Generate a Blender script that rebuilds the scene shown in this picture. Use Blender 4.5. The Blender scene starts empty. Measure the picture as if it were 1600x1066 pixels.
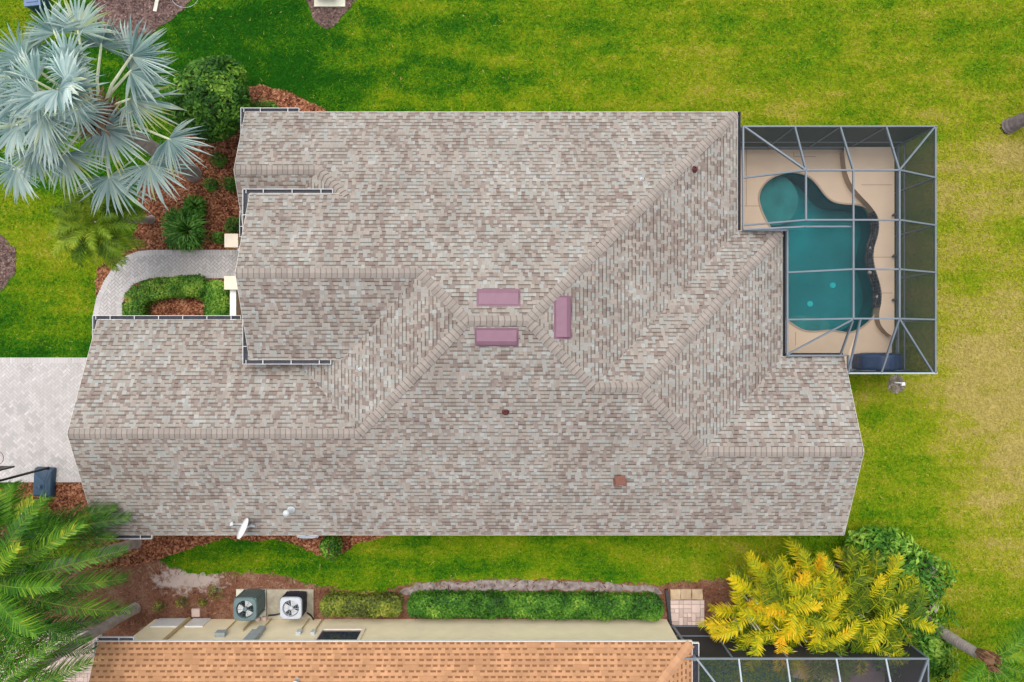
import bpy, bmesh, math, random
import numpy as np
from mathutils import Vector, Matrix
from mathutils.geometry import tessellate_polygon
R = random.Random(7)
NP = np.random.default_rng(11)
rad = math.radians
PI = math.pi
S = bpy.context.scene
COL = S.collection

# ------------------------------------------------------------------ camera
H, F = 26.0, 1090.0                       # flying height, focal length in pixels of the 1600 px photo
cd = bpy.data.cameras.new('camera'); cam = bpy.data.objects.new('camera', cd); COL.objects.link(cam)
cam.location = (0, 0, H); cam.rotation_euler = (0, 0, 0)
cd.sensor_width = 36.0; cd.lens = F / 1600 * 36.0; cd.clip_end = 2000; S.camera = cam

# ------------------------------------------------------------------ light
SUN_EL, SUN_AZ = 72.0, 338.0              # azimuth clockwise from +Y
w = bpy.data.worlds.new('World'); S.world = w; w.use_nodes = True
nt = w.node_tree; bg = nt.nodes['Background']
sky = nt.nodes.new('ShaderNodeTexSky'); sky.sky_type = 'NISHITA'; sky.sun_disc = False
sky.sun_elevation = rad(SUN_EL); sky.sun_rotation = rad(SUN_AZ); sky.dust_density = 3.0
hs = nt.nodes.new('ShaderNodeHueSaturation'); hs.inputs['Saturation'].default_value = 0.38
nt.links.new(sky.outputs[0], hs.inputs['Color']); nt.links.new(hs.outputs[0], bg.inputs[0])
bg.inputs[1].default_value = 0.15
sl = bpy.data.lights.new('sun', 'SUN'); so = bpy.data.objects.new('sun', sl); COL.objects.link(so)
sl.energy = 1.3; sl.angle = rad(50); sl.color = (1.0, 0.96, 0.9)
az, el = rad(SUN_AZ), rad(SUN_EL)
sd = Vector((math.sin(az) * math.cos(el), math.cos(az) * math.cos(el), math.sin(el)))
so.rotation_euler = sd.to_track_quat('Z', 'Y').to_euler(); so.location = (0, 0, 40)
vs = S.view_settings; vs.view_transform = 'Standard'; vs.look = 'None'; vs.gamma = 1; vs.exposure = 0.62
S.cycles.transparent_max_bounces = 24

# ------------------------------------------------------------------ helpers
def W(px, py, z=0.0):
    k = (H - z) / F
    return Vector(((px - 800) * k, -(py - 533) * k, z))
def V(x, v, z): return Vector((x, -v, z))

ORIG = {}
def orig(o):
    while o is not None and o.parent is not None: o = o.parent
    return o.location.copy() if o is not None else Vector((0, 0, 0))

def tag(o, label=None, cat=None, group=None, kind=None):
    if label: o['label'] = label
    if cat: o['category'] = cat
    if group: o['group'] = group
    if kind: o['kind'] = kind
    return o
def thing(name, loc, label, cat, group=None):
    o = bpy.data.objects.new(name, None); COL.objects.link(o); o.location = loc
    o.empty_display_size = 0.3
    return tag(o, label, cat, group)

class MB:
    def __init__(s): s.v = []; s.f = []; s.m = []; s.t = []; s.uv = {}
    def add(s, verts, faces, mi=0, tint=0.5, uvs=None):
        n = len(s.v); s.v.extend([tuple(p) for p in verts])
        for k, fc in enumerate(faces):
            if uvs is not None: s.uv[len(s.f)] = [uvs[i] for i in fc]
            s.f.append(tuple(i + n for i in fc)); s.m.append(mi); s.t.append(tint)
    def box(s, c, d, rz=0.0, mi=0, tint=0.5, M=None):
        hx, hy, hz = d[0] / 2, d[1] / 2, d[2] / 2
        ca, sa = math.cos(rz), math.sin(rz); P = []
        for z in (-hz, hz):
            for x, y in ((-hx, -hy), (hx, -hy), (hx, hy), (-hx, hy)):
                p = Vector((x * ca - y * sa, x * sa + y * ca, z)) if M is None else M @ Vector((x, y, z))
                P.append(p + Vector(c))
        s.add(P, [(3, 2, 1, 0), (4, 5, 6, 7), (0, 1, 5, 4), (1, 2, 6, 5), (2, 3, 7, 6), (3, 0, 4, 7)], mi, tint)
    def beam(s, a, b, wd, ht, mi=0, tint=0.5, up=Vector((0, 0, 1))):
        a, b = Vector(a), Vector(b); d = (b - a); L = d.length
        if L < 1e-5: return
        d /= L; sx = d.cross(up)
        if sx.length < 1e-4: sx = d.cross(Vector((0, 1, 0)))
        sx.normalize(); u = sx.cross(d)
        M = Matrix((d, sx, u)).transposed()
        s.box((a + b) / 2, (L, wd, ht), 0, mi, tint, M)
    def tube(s, pts, rs, n=8, mi=0, tint=0.5, caps=True):
        pts = [Vector(p) for p in pts]; k = len(pts)
        if not hasattr(rs, '__len__'): rs = [rs] * k
        P = []; ref = None
        for i in range(k):
            d = (pts[min(i + 1, k - 1)] - pts[max(i - 1, 0)]).normalized()
            if ref is None: ref = d.cross(Vector((0.13, 0.2, 1)) if abs(d.z) < .95 else Vector((1, 0, 0)))
            a = (ref - d * ref.dot(d)).normalized(); ref = a; b = d.cross(a)
            for j in range(n):
                t = 2 * PI * j / n; P.append(pts[i] + (a * math.cos(t) + b * math.sin(t)) * rs[i])
        Fs = [(i * n + j, i * n + (j + 1) % n, (i + 1) * n + (j + 1) % n, (i + 1) * n + j) for i in range(k - 1) for j in range(n)]
        if caps: Fs += [tuple(range(n))[::-1], tuple((k - 1) * n + j for j in range(n))]
        s.add(P, Fs, mi, tint)
    def prism(s, poly, z0, z1, mi=0, tint=0.5, top=True, bottom=True, sides=True):
        n = len(poly); P = [(p[0], p[1], z0) for p in poly] + [(p[0], p[1], z1) for p in poly]
        tri = tessellate_polygon([[Vector((p[0], p[1], 0)) for p in poly]])
        fs = []
        for t in tri:
            a, b, c = [Vector((poly[i][0], poly[i][1], 0)) for i in t]
            if (b - a).cross(c - a).z < 0: t = (t[0], t[2], t[1])
            if top: fs.append(tuple(i + n for i in t))
            if bottom: fs.append(tuple(t[::-1]))
        if sides: fs += [(i, (i + 1) % n, (i + 1) % n + n, i + n) for i in range(n)]
        s.add(P, fs, mi, tint)
    def lathe(s, prof, c, n=20, mi=0, tint=0.5, M=None):
        P = []; c = Vector(c)
        for r, z in prof:
            for j in range(n):
                t = 2 * PI * j / n; p = Vector((r * math.cos(t), r * math.sin(t), z))
                P.append(c + (M @ p if M is not None else p))
        k = len(prof)
        s.add(P, [(i * n + j, i * n + (j + 1) % n, (i + 1) * n + (j + 1) % n, (i + 1) * n + j) for i in range(k - 1) for j in range(n)], mi, tint)
    def build(s, name, mats, parent=None, smooth=False):
        me = bpy.data.meshes.new(name); o0 = orig(parent)
        vv = np.array(s.v, dtype=np.float64) - np.array(o0)
        me.from_pydata(vv.tolist(), [], s.f)
        if not isinstance(mats, (list, tuple)): mats = [mats]
        for m in mats: me.materials.append(m)
        me.polygons.foreach_set('material_index', s.m)
        at = me.attributes.new('tint', 'FLOAT', 'FACE'); at.data.foreach_set('value', [float(t) for t in s.t])
        if s.uv:
            ul = me.uv_layers.new(name='UVMap')
            for p in me.polygons:
                q = s.uv.get(p.index)
                if q:
                    for li, c in zip(p.loop_indices, q): ul.data[li].uv = c
        if smooth: me.polygons.foreach_set('use_smooth', [True] * len(me.polygons))
        me.update()
        o = bpy.data.objects.new(name, me); COL.objects.link(o)
        if parent is not None: o.parent = parent
        return o
def child_dup(o, parent):
    c = o.copy(); COL.objects.link(c); c.parent = parent
    for ch in o.children: child_dup(ch, c)
    return c
def dup(root, loc, rz=0, label=None, group=None, scale=None):
    kids = list(root.children)
    r = root.copy(); COL.objects.link(r); r.location = loc; r.rotation_euler = (0, 0, rz)
    if scale: r.scale = (scale, scale, scale)
    if label: r['label'] = label
    if group: r['group'] = group
    for ch in kids: child_dup(ch, r)
    return r
def pip(x, y, poly):
    x = np.asarray(x); y = np.asarray(y); ins = np.zeros(x.shape, bool); n = len(poly)
    for i in range(n):
        x1, y1 = poly[i][0], poly[i][1]; x2, y2 = poly[(i + 1) % n][0], poly[(i + 1) % n][1]
        if y1 == y2: continue
        c = ((y1 > y) != (y2 > y)) & (x < (x2 - x1) * (y - y1) / (y2 - y1) + x1)
        ins ^= c
    return ins
def gp(pts, z=0.0): return [(W(x, y, z).x, W(x, y, z).y) for x, y in pts]
def rough_poly(poly, step=0.25, amp=0.05, closed=True):
    out = []; n = len(poly)
    for i in range(n):
        a = Vector(poly[i][:2]); b = Vector(poly[(i + 1) % n][:2]); L = (b - a).length
        k = max(1, int(L / step))
        for j in range(k):
            p = a.lerp(b, j / k); out.append((p.x + R.uniform(-amp, amp), p.y + R.uniform(-amp, amp)))
    return out
def smooth_poly(pts, it=2):
    for _ in range(it):
        q = []
        for i in range(len(pts)):
            a = Vector(pts[i]); b = Vector(pts[(i + 1) % len(pts)])
            q += [tuple(a.lerp(b, .25)), tuple(a.lerp(b, .75))]
        pts = q
    return pts
def smooth_line(pts, it=2):
    for _ in range(it):
        q = [pts[0]]
        for i in range(len(pts) - 1):
            a = Vector(pts[i]); b = Vector(pts[i + 1])
            q += [tuple(a.lerp(b, .25)), tuple(a.lerp(b, .75))]
        pts = q + [pts[-1]]
    return pts

# ------------------------------------------------------------------ materials
class NT:
    def __init__(s, name):
        s.m = bpy.data.materials.new(name); s.m.use_nodes = True; s.t = s.m.node_tree
        s.b = s.t.nodes['Principled BSDF']; s.out = s.t.nodes['Material Output']
    def n(s, typ, **kw):
        x = s.t.nodes.new(typ)
        for k, v in kw.items(): setattr(x, k, v)
        return x
    def put(s, sock, v):
        if hasattr(v, 'is_output'): s.t.links.new(v, sock)
        elif v is not None: sock.default_value = v
    def math(s, op, a, b=None, c=None, clamp=False):
        x = s.n('ShaderNodeMath', operation=op); x.use_clamp = clamp
        s.put(x.inputs[0], a); s.put(x.inputs[1], b); s.put(x.inputs[2], c); return x.outputs[0]
    def mix(s, f, a, b, mode='MIX'):
        x = s.n('ShaderNodeMix', data_type='RGBA', blend_type=mode)
        for so_, v in ((x.inputs['Factor'], f), (x.inputs[6], a), (x.inputs[7], b)):
            if isinstance(v, tuple) and len(v) == 3: v = v + (1,)
            s.put(so_, v)
        return x.outputs[2]
    def noise(s, scale, detail=3, vec=None, rough=.5):
        x = s.n('ShaderNodeTexNoise'); x.inputs['Scale'].default_value = scale
        x.inputs['Detail'].default_value = detail; x.inputs['Roughness'].default_value = rough
        if vec is not None: s.put(x.inputs['Vector'], vec)
        return x.outputs['Fac']
    def pos(s): return s.n('ShaderNodeNewGeometry').outputs['Position']
    def attr(s, nm='tint'):
        x = s.n('ShaderNodeAttribute'); x.attribute_name = nm; return x.outputs['Fac']
    def ramp(s, fac, stops, interp='LINEAR'):
        x = s.n('ShaderNodeValToRGB'); cr = x.color_ramp; cr.interpolation = interp
        while len(cr.elements) > 1: cr.elements.remove(cr.elements[-1])
        cr.elements[0].position = stops[0][0]; cr.elements[0].color = (*stops[0][1], 1)
        for p, c in stops[1:]:
            e = cr.elements.new(p); e.color = (*c, 1)
        s.put(x.inputs[0], fac); return x.outputs[0]
    def mapr(s, v, a, b, c=0., d=1.):
        x = s.n('ShaderNodeMapRange'); s.put(x.inputs[0], v)
        for i, q in enumerate((a, b, c, d)): x.inputs[i + 1].default_value = q
        return x.outputs[0]
    def bump(s, h, st=.4, dist=.02):
        x = s.n('ShaderNodeBump'); x.inputs['Strength'].default_value = st; x.inputs['Distance'].default_value = dist
        s.put(x.inputs['Height'], h); s.t.links.new(x.outputs[0], s.b.inputs['Normal'])
    def base(s, c): s.put(s.b.inputs['Base Color'], c if hasattr(c, 'is_output') else (*c, 1))
    def fin(s, rough=.7, spec=.3, metal=0.):
        s.b.inputs['Roughness'].default_value = rough; s.b.inputs['Specular IOR Level'].default_value = spec
        s.b.inputs['Metallic'].default_value = metal; return s.m
    def translucent(s, col, fac):
        tr = s.n('ShaderNodeBsdfTranslucent'); s.put(tr.inputs[0], col)
        mx = s.n('ShaderNodeMixShader'); mx.inputs[0].default_value = fac
        s.t.links.new(s.b.outputs[0], mx.inputs[1]); s.t.links.new(tr.outputs[0], mx.inputs[2])
        s.t.links.new(mx.outputs[0], s.out.inputs[0])

def plain(name, c, rough=.6, var=.12, scale=6., tint=.0, spec=.3, metal=0., bump=0., bscale=40.):
    m = NT(name); p = m.pos()
    f = m.noise(scale, 4, p)
    k = m.mapr(f, .25, .75, 1 - var, 1 + var)
    if tint:
        k = m.math('MULTIPLY', k, m.mapr(m.attr(), 0, 1, 1 - tint, 1 + tint))
    m.base(m.mix(1.0, c, m.n_comb(k), 'MULTIPLY'))
    if bump: m.bump(m.noise(bscale, 4, p), bump, .01)
    return m.fin(rough, spec, metal)
def _comb(s, k):
    x = s.n('ShaderNodeCombineColor')
    for i in range(3): s.put(x.inputs[i], k)
    return x.outputs[0]
NT.n_comb = _comb

def leafmat(name, stops, trans=.25, rough=.5, spec=.35, nscale=1.2, namp=.35):
    m = NT(name)
    f = m.math('ADD', m.attr(), m.mapr(m.noise(nscale, 3, m.pos()), .3, .7, -namp, namp), clamp=True)
    c = m.ramp(f, stops); m.base(c); m.fin(rough, spec)
    m.translucent(c, trans); return m.m

def shingle(name, stops, row=.133, tab=.19, dark=(.6, .58, .56), thr=.42, band=.2, mott=.1, amount=1.0):
    m = NT(name); uv = m.n('ShaderNodeUVMap'); sp = m.n('ShaderNodeSeparateXYZ'); m.t.links.new(uv.outputs[0], sp.inputs[0])
    u, wv = sp.outputs[0], sp.outputs[1]
    r = m.math('DIVIDE', wv, row); ri = m.math('FLOOR', r); fr = m.math('FRACT', r)
    wn = m.n('ShaderNodeTexWhiteNoise', noise_dimensions='1D'); m.put(wn.inputs['W'], ri)
    uu = m.math('ADD', m.math('DIVIDE', u, tab), m.math('MULTIPLY', wn.outputs['Value'], 97.0))
    uu = m.math('ADD', uu, m.math('MULTIPLY', ri, 41.0))
    vo = m.n('ShaderNodeTexVoronoi', voronoi_dimensions='1D', feature='F1'); vo.inputs['Scale'].default_value = 1.0
    vo.inputs['Randomness'].default_value = .85; m.put(vo.inputs['W'], uu)
    sc = m.n('ShaderNodeSeparateColor'); m.t.links.new(vo.outputs['Color'], sc.inputs[0])
    ed = m.n('ShaderNodeTexVoronoi', voronoi_dimensions='1D', feature='DISTANCE_TO_EDGE'); ed.inputs['Scale'].default_value = 1.0
    ed.inputs['Randomness'].default_value = .85; m.put(ed.inputs['W'], uu)
    big = m.noise(.45, 2, m.pos())
    f = m.math('ADD', sc.outputs[0], m.mapr(big, .3, .7, -.12, .12), clamp=True)
    c = m.ramp(f, stops, 'CONSTANT')
    lo = m.math('LESS_THAN', fr, band); hi = m.math('GREATER_THAN', sc.outputs[1], thr)
    msk = m.math('MULTIPLY', m.math('MULTIPLY', lo, hi), amount)
    edm = m.math('MULTIPLY', m.math('LESS_THAN', ed.outputs[0], .045), .35)
    c = m.mix(msk, c, m.mix(1., c, dark, 'MULTIPLY'))
    c = m.mix(edm, c, m.mix(1., c, dark, 'MULTIPLY'))
    g = m.mapr(m.noise(60, 2, m.pos()), .2, .8, 1 - mott, 1 + mott)
    cv = m.n('ShaderNodeCombineXYZ'); m.put(cv.inputs[0], m.math('MULTIPLY', u, 2.2)); m.put(cv.inputs[1], m.math('MULTIPLY', wv, .22))
    sk = m.mapr(m.noise(1.0, 4, cv.outputs[0], .6), .3, .7, .93, 1.06)
    st = m.math('MULTIPLY', sk, m.mapr(m.noise(.9, 4, m.pos(), .6), .3, .7, .90, 1.07))
    c = m.mix(1., c, m.n_comb(m.math('MULTIPLY', g, st)), 'MULTIPLY')
    m.base(c)
    hgt = m.math('ADD', m.math('MULTIPLY', hi, .4), m.math('SUBTRACT', 1.0, fr))
    m.bump(hgt, .35, .012)
    return m.fin(.9, .15)

MAT = {}
MAT['shingle'] = shingle('grey_brown_shingles', [(0, (.216, .172, .150)), (.13, (.246, .204, .177)), (.27, (.285, .248, .214)), (.42, (.312, .270, .232)),
        (.58, (.305, .284, .254)), (.76, (.295, .292, .268)), (.92, (.345, .336, .310))], tab=.125, dark=(.46, .435, .41), band=.27, thr=.40)
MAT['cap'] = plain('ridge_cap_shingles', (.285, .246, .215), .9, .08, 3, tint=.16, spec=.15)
MAT['cap_shadow'] = plain('ridge_cap_shadow_line', (.15, .128, .115), .9, .1)  # strip along each cap's raised end, coloured dark as painted overlap shadow
def dashshingle(name, base, dashc, row=.185, tab=.26):
    m = NT(name); uv = m.n('ShaderNodeUVMap'); sp = m.n('ShaderNodeSeparateXYZ'); m.t.links.new(uv.outputs[0], sp.inputs[0])
    r = m.math('DIVIDE', sp.outputs[1], row); ri = m.math('FLOOR', r); fr = m.math('FRACT', r)
    def wn(x):
        q = m.n('ShaderNodeTexWhiteNoise', noise_dimensions='1D'); m.put(q.inputs['W'], x); return q.outputs['Value']
    uu = m.math('ADD', m.math('DIVIDE', sp.outputs[0], tab), m.math('MULTIPLY', wn(ri), 7.0)); ci = m.math('FLOOR', uu); fu = m.math('FRACT', uu)
    idn = m.math('ADD', m.math('MULTIPLY', ri, 131.7), ci); rn = wn(idn); rn2 = wn(m.math('ADD', idn, .37))
    dl = m.math('LESS_THAN', fu, m.mapr(rn, 0, 1, .40, .80)); dv = m.math('LESS_THAN', fr, .40)
    msk = m.math('MULTIPLY', m.math('MULTIPLY', dl, dv), m.math('GREATER_THAN', rn2, .1))
    line = m.math('MULTIPLY', m.math('LESS_THAN', fr, .10), .35)
    k = m.math('MULTIPLY', m.mapr(rn2, 0, 1, .88, 1.12), m.mapr(m.noise(1.3, 4, m.pos(), .65), .3, .7, .86, 1.12))
    c = m.mix(1., base, m.n_comb(k), 'MULTIPLY'); c = m.mix(msk, c, dashc); c = m.mix(line, c, dashc)
    m.base(c); m.bump(m.math('SUBTRACT', 1.0, m.math('ADD', fr, msk)), .4, .015); return m.fin(.9, .15)
MAT['nshingle'] = dashshingle('orange_tan_shingles', (.425, .225, .115), (.20, .095, .046), row=.17, tab=.235)
MAT['ncap'] = plain('tan_ridge_cap', (.44, .24, .13), .9, .1, 3, tint=.12, spec=.15)
MAT['under'] = plain('soffit', (.62, .58, .5), .8)
MAT['fascia'] = plain('painted_fascia', (.66, .62, .56), .6, .08)
MAT['stucco'] = plain('cream_stucco', (.96, .84, .58), .9, .06, 2, bump=.3, bscale=90)
MAT['stucco2'] = plain('beige_stucco', (.72, .62, .48), .9, .06, 2, bump=.3, bscale=90)
MAT['cream'] = plain('cream_cap', (.86, .74, .58), .8, .05)
MAT['white'] = plain('white_paint', (.80, .80, .78), .45, .05)
MAT['gutterin'] = plain('gutter_trough', (.035, .037, .05), .6, .5, 12)  # dark colour holds both debris and the shade inside the trough
MAT['bronze'] = plain('bronze_metal', (.045, .045, .05), .45, .1)
MAT['mauve'] = plain('mauve_metal', (.212, .112, .150), .5, .06, 5, tint=.1)
MAT['rust'] = plain('brown_flashing', (.165, .068, .046), .6, .2, 9)
MAT['darkred'] = plain('dark_red_pipe', (.10, .03, .03), .6, .2, 9)
MAT['lead'] = plain('pale_grey_pipe', (.55, .6, .62), .4, .1)
MAT['alu'] = plain('slate_aluminium', (.15, .18, .21), .4, .08, 3, spec=.5)
MAT['alulight'] = plain('pale_aluminium', (.34, .40, .44), .4, .08, 3, spec=.5)
MAT['deck'] = plain('beige_cool_deck', (.66, .505, .365), .85, .06, 1.2, bump=.2, bscale=120)
MAT['deckline'] = plain('deck_joint', (.36, .25, .17), .9)
MAT['riser'] = plain('tan_riser', (.42, .31, .21), .85, .08)
MAT['coping'] = plain('pool_coping', (.40, .31, .23), .8, .1)
MAT['concrete'] = plain('stained_concrete', (.36, .325, .25), .9, .5, 2.5, bump=.3)
MAT['concrete2'] = plain('pale_concrete', (.62, .60, .48), .9, .15, 2.5, bump=.3)
MAT['paver'] = plain('grey_pink_pavers', (.47, .44, .425), .9, .08, 1.2, tint=.14)
MAT['paver_gap'] = plain('paver_sand', (.32, .29, .27), .95, .1)
MAT['paver2'] = plain('pink_pavers', (.60, .46, .40), .9, .1, 1.2, tint=.2)
MAT['flag'] = plain('brown_flagstone', (.42, .31, .20), .9, .25, 4, tint=.1, bump=.4)
MAT['acgreen'] = plain('grey_green_steel', (.12, .175, .18), .45, .12, 4)
MAT['acdark'] = plain('navy_steel', (.025, .035, .06), .5, .15, 4)
MAT['aclight'] = plain('pale_grey_plastic', (.47, .50, .55), .45, .06)
MAT['fanblade'] = plain('fan_blade', (.60, .60, .60), .5, .15)
MAT['black'] = plain('black_paint', (.012, .012, .014), .4, .2)
MAT['navy'] = plain('navy_plastic', (.022, .06, .105), .4, .12, 5, spec=.5)
MAT['navycloth'] = plain('navy_vinyl', (.022, .05, .125), .45, .2, 5, spec=.5)
MAT['glass'] = plain('dark_window', (.03, .04, .07), .1, .1, spec=.7)
MAT['greybox'] = plain('grey_enclosure', (.33, .37, .38), .5, .08)
MAT['conduit'] = plain('tan_conduit', (.52, .40, .22), .6, .1)
MAT['wood'] = plain('weathered_plank', (.60, .55, .46), .8, .2)
MAT['rock'] = plain('pale_rock', (.40, .35, .30), .9, .3, 4, bump=.5, bscale=10)
MAT['chip'] = None

# lawn: one colour function of the place, shared by the ground sheet and the blades standing on it
def lawnmat():
    m = NT('lawn_grass'); p = m.pos(); sp = m.n('ShaderNodeSeparateXYZ'); m.t.links.new(p, sp.inputs[0])
    x, y = sp.outputs[0], sp.outputs[1]
    gx = m.mapr(x, -13, 15, .10, .60)
    cx_ = m.n('ShaderNodeCombineXYZ'); m.put(cx_.inputs[0], m.math('MULTIPLY', x, .22)); m.put(cx_.inputs[1], y)
    streak = m.mapr(m.noise(1.5, 4, cx_.outputs[0], .6), .3, .7, -.17, .17)
    big = m.mapr(m.noise(.22, 4, p, .55), .3, .7, -.15, .15)
    mid = m.mapr(m.noise(.9, 6, p, .7), .3, .7, -.17, .17)
    fine = m.mapr(m.noise(8, 6, p, .8), .3, .7, -.15, .15)
    # mowing bands
    band = m.math('MULTIPLY', m.math('SINE', m.math('ADD', m.math('MULTIPLY', y, 3.4), m.math('MULTIPLY', m.noise(.3, 2, p), 5.0))), .045)
    f = m.math('ADD', m.math('ADD', m.math('ADD', gx, streak), big), m.math('ADD', m.math('ADD', mid, fine), band))
    # drier ground to the east and at the left edge
    def blob(cx, cy, rx, ry, a):
        dx = m.math('DIVIDE', m.math('SUBTRACT', x, cx), rx); dy = m.math('DIVIDE', m.math('SUBTRACT', y, cy), ry)
        d = m.math('SQRT', m.math('ADD', m.math('MULTIPLY', dx, dx), m.math('MULTIPLY', dy, dy)))
        return m.math('MULTIPLY', m.mapr(d, .3, 1.1, 1, 0), a)
    for b in ((18.5, 6.4, 3.6, 2.0, .34), (18.9, -3.0, 3.4, 5.8, .40), (17.4, 1, 3.0, 6, .16), (8, 9, 9, 1.6, .10), (-18.5, 5, 3.5, 3, .36), (-16, 2.6, 3, 3, .2), (-18.5, 11.7, 2, 2, .4), (15, 11.5, 5, 2.5, -.06),
              (3, 10, 8, 3, .06), (13, -8.5, 3.5, 2.2, -.30), (-4, -8.3, 8, 1.6, .16), (-9, 10.5, 4.5, 3.5, -.16), (7, -8.3, 4, 1.5, .10), (-17, 1.8, 3.5, 2.6, .20), (-11, -8.6, 4, 1.2, .12)):
        f = m.math('ADD', f, blob(*b))
    f = m.math('ADD', f, m.math('MULTIPLY_ADD', m.attr(), .42, -.21))
    c = m.ramp(f, [(0, (.010, .080, .002)), (.2, (.036, .138, .003)), (.40, (.105, .215, .003)), (.62, (.20, .265, .005)), (.84, (.315, .30, .02)), (1, (.40, .32, .09))])
    g = m.mapr(m.noise(26, 4, p, .8), .3, .7, .66, 1.32)
    c = m.mix(1., c, m.n_comb(g), 'MULTIPLY'); m.base(c)
    m.bump(m.noise(24, 4, p, .8), .7, .05)
    m.fin(.9, .1); return m.m
MAT['lawn'] = lawnmat()
def mulchmat(name, stops, sc=17):
    m = NT(name); p = m.pos()
    vo = m.n('ShaderNodeTexVoronoi'); vo.inputs['Scale'].default_value = sc; vo.inputs['Randomness'].default_value = 1
    m.t.links.new(p, vo.inputs['Vector']); s2 = m.n('ShaderNodeSeparateColor'); m.t.links.new(vo.outputs['Color'], s2.inputs[0])
    f = m.math('ADD', m.math('MULTIPLY', s2.outputs[0], .8), m.mapr(m.attr(), 0, 1, -.25, .35))
    f = m.math('ADD', f, m.mapr(m.noise(1.2, 3, p), .3, .7, -.12, .12), clamp=True)
    m.base(m.ramp(f, stops)); m.bump(s2.outputs[1], .6, .03); return m.fin(.95, .1)
MAT['mulch'] = mulchmat('red_brown_mulch', [(0, (.05, .018, .012)), (.35, (.17, .060, .032)), (.65, (.30, .12, .06)), (1, (.50, .26, .15))])
MAT['mulch2'] = mulchmat('dark_brown_mulch', [(0, (.055, .034, .032)), (.4, (.115, .072, .064)), (.8, (.18, .115, .10)), (1, (.34, .25, .2))])
def soilmat():
    m = NT('bare_soil'); p = m.pos(); sp = m.n('ShaderNodeSeparateXYZ'); m.t.links.new(p, sp.inputs[0]); x, y = sp.outputs[0], sp.outputs[1]
    f = m.math('ADD', m.math('ADD', m.noise(1.1, 6, p, .7), m.mapr(m.attr(), 0, 1, -.22, .22)), m.mapr(m.noise(14, 5, p, .85), .3, .7, -.2, .2))
    c = m.ramp(f, [(.25, (.085, .036, .022)), (.5, (.19, .085, .052)), (.68, (.27, .16, .105)), (.85, (.40, .30, .24))])
    dx = m.math('DIVIDE', m.math('ADD', x, 12.1), 1.5); dy = m.math('DIVIDE', m.math('ADD', y, 8.9), .5)
    d = m.math('SQRT', m.math('ADD', m.math('MULTIPLY', dx, dx), m.math('MULTIPLY', dy, dy)))
    d = m.math('ADD', d, m.mapr(m.noise(3, 4, p, .7), .3, .7, -.5, .5))
    c = m.mix(m.mapr(d, .6, 1.0, .85, 0), c, (.48, .40, .36))
    m.base(c); m.bump(m.noise(14, 5, p, .8), .7, .04); return m.fin(.95, .1)
MAT['soil'] = soilmat()
MAT['sand'] = plain('pale_sand', (.24, .195, .185), .95, .6, 5, bump=.5, bscale=30)

MAT['green'] = leafmat('shrub_leaves', [(0, (.012, .060, .004)), (.35, (.035, .125, .008)), (.7, (.10, .235, .016)), (1, (.26, .40, .045))], .2, spec=.25)
MAT['green2'] = leafmat('hedge_leaves', [(0, (.014, .066, .004)), (.35, (.042, .155, .010)), (.7, (.12, .28, .02)), (1, (.30, .46, .06))], .2, spec=.25)
MAT['sparse'] = leafmat('sparse_hedge_leaves', [(0, (.05, .06, .01)), (.35, (.10, .14, .012)), (.7, (.20, .25, .02)), (1, (.36, .36, .05))], .2)
MAT['strap'] = leafmat('strap_leaves', [(0, (.018, .085, .006)), (.4, (.06, .21, .018)), (1, (.20, .42, .07))], .25)
MAT['areca'] = leafmat('areca_leaflets', [(0, (.06, .11, .006)), (.22, (.22, .27, .008)), (.45, (.48, .43, .008)), (.75, (.70, .46, .010)), (1, (.72, .34, .012))], .16, spec=.12, nscale=.7, namp=.28)
MAT['queen'] = leafmat('queen_palm_leaflets', [(0, (.012, .065, .004)), (.35, (.036, .135, .005)), (.7, (.125, .27, .010)), (1, (.48, .42, .03))], .16, spec=.2, namp=.2)
MAT['date'] = leafmat('date_palm_leaflets', [(0, (.02, .065, .004)), (.35, (.070, .150, .006)), (.7, (.18, .28, .010)), (1, (.36, .40, .03))], .25, spec=.2, namp=.2)
MAT['silver'] = leafmat('silver_fan_leaves', [(0, (.10, .195, .185)), (.26, (.25, .385, .375)), (.50, (.45, .58, .555)), (.76, (.68, .765, .71)), (.92, (.60, .65, .46)), (1, (.56, .58, .20))], .15, .45, .35, nscale=1.5, namp=.14)
MAT['qrachis'] = plain('green_rachis', (.16, .22, .025), .6, .2, 3)
MAT['petiole'] = plain('pale_petiole', (.60, .62, .42), .6, .15, 3, tint=.25)
MAT['husk'] = plain('brown_husk', (.23, .12, .065), .9, .4, 4, tint=.5)
MAT['trunk'] = plain('grey_palm_trunk', (.34, .29, .26), .9, .25, 5, tint=.22, bump=.6, bscale=12)
MAT['bark'] = plain('dark_bark', (.17, .14, .14), .95, .35, 6, tint=.2, bump=.8, bscale=14)
MAT['dead'] = plain('dry_frond', (.42, .26, .10), .9, .3, 3, tint=.3)
MAT['dirt'] = plain('grey_dirt', (.22, .18, .165), .95, .45, 7, tint=.5, bump=.6, bscale=20)
MAT['flower'] = plain('red_flower', (.5, .12, .08), .6, .2)

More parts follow.
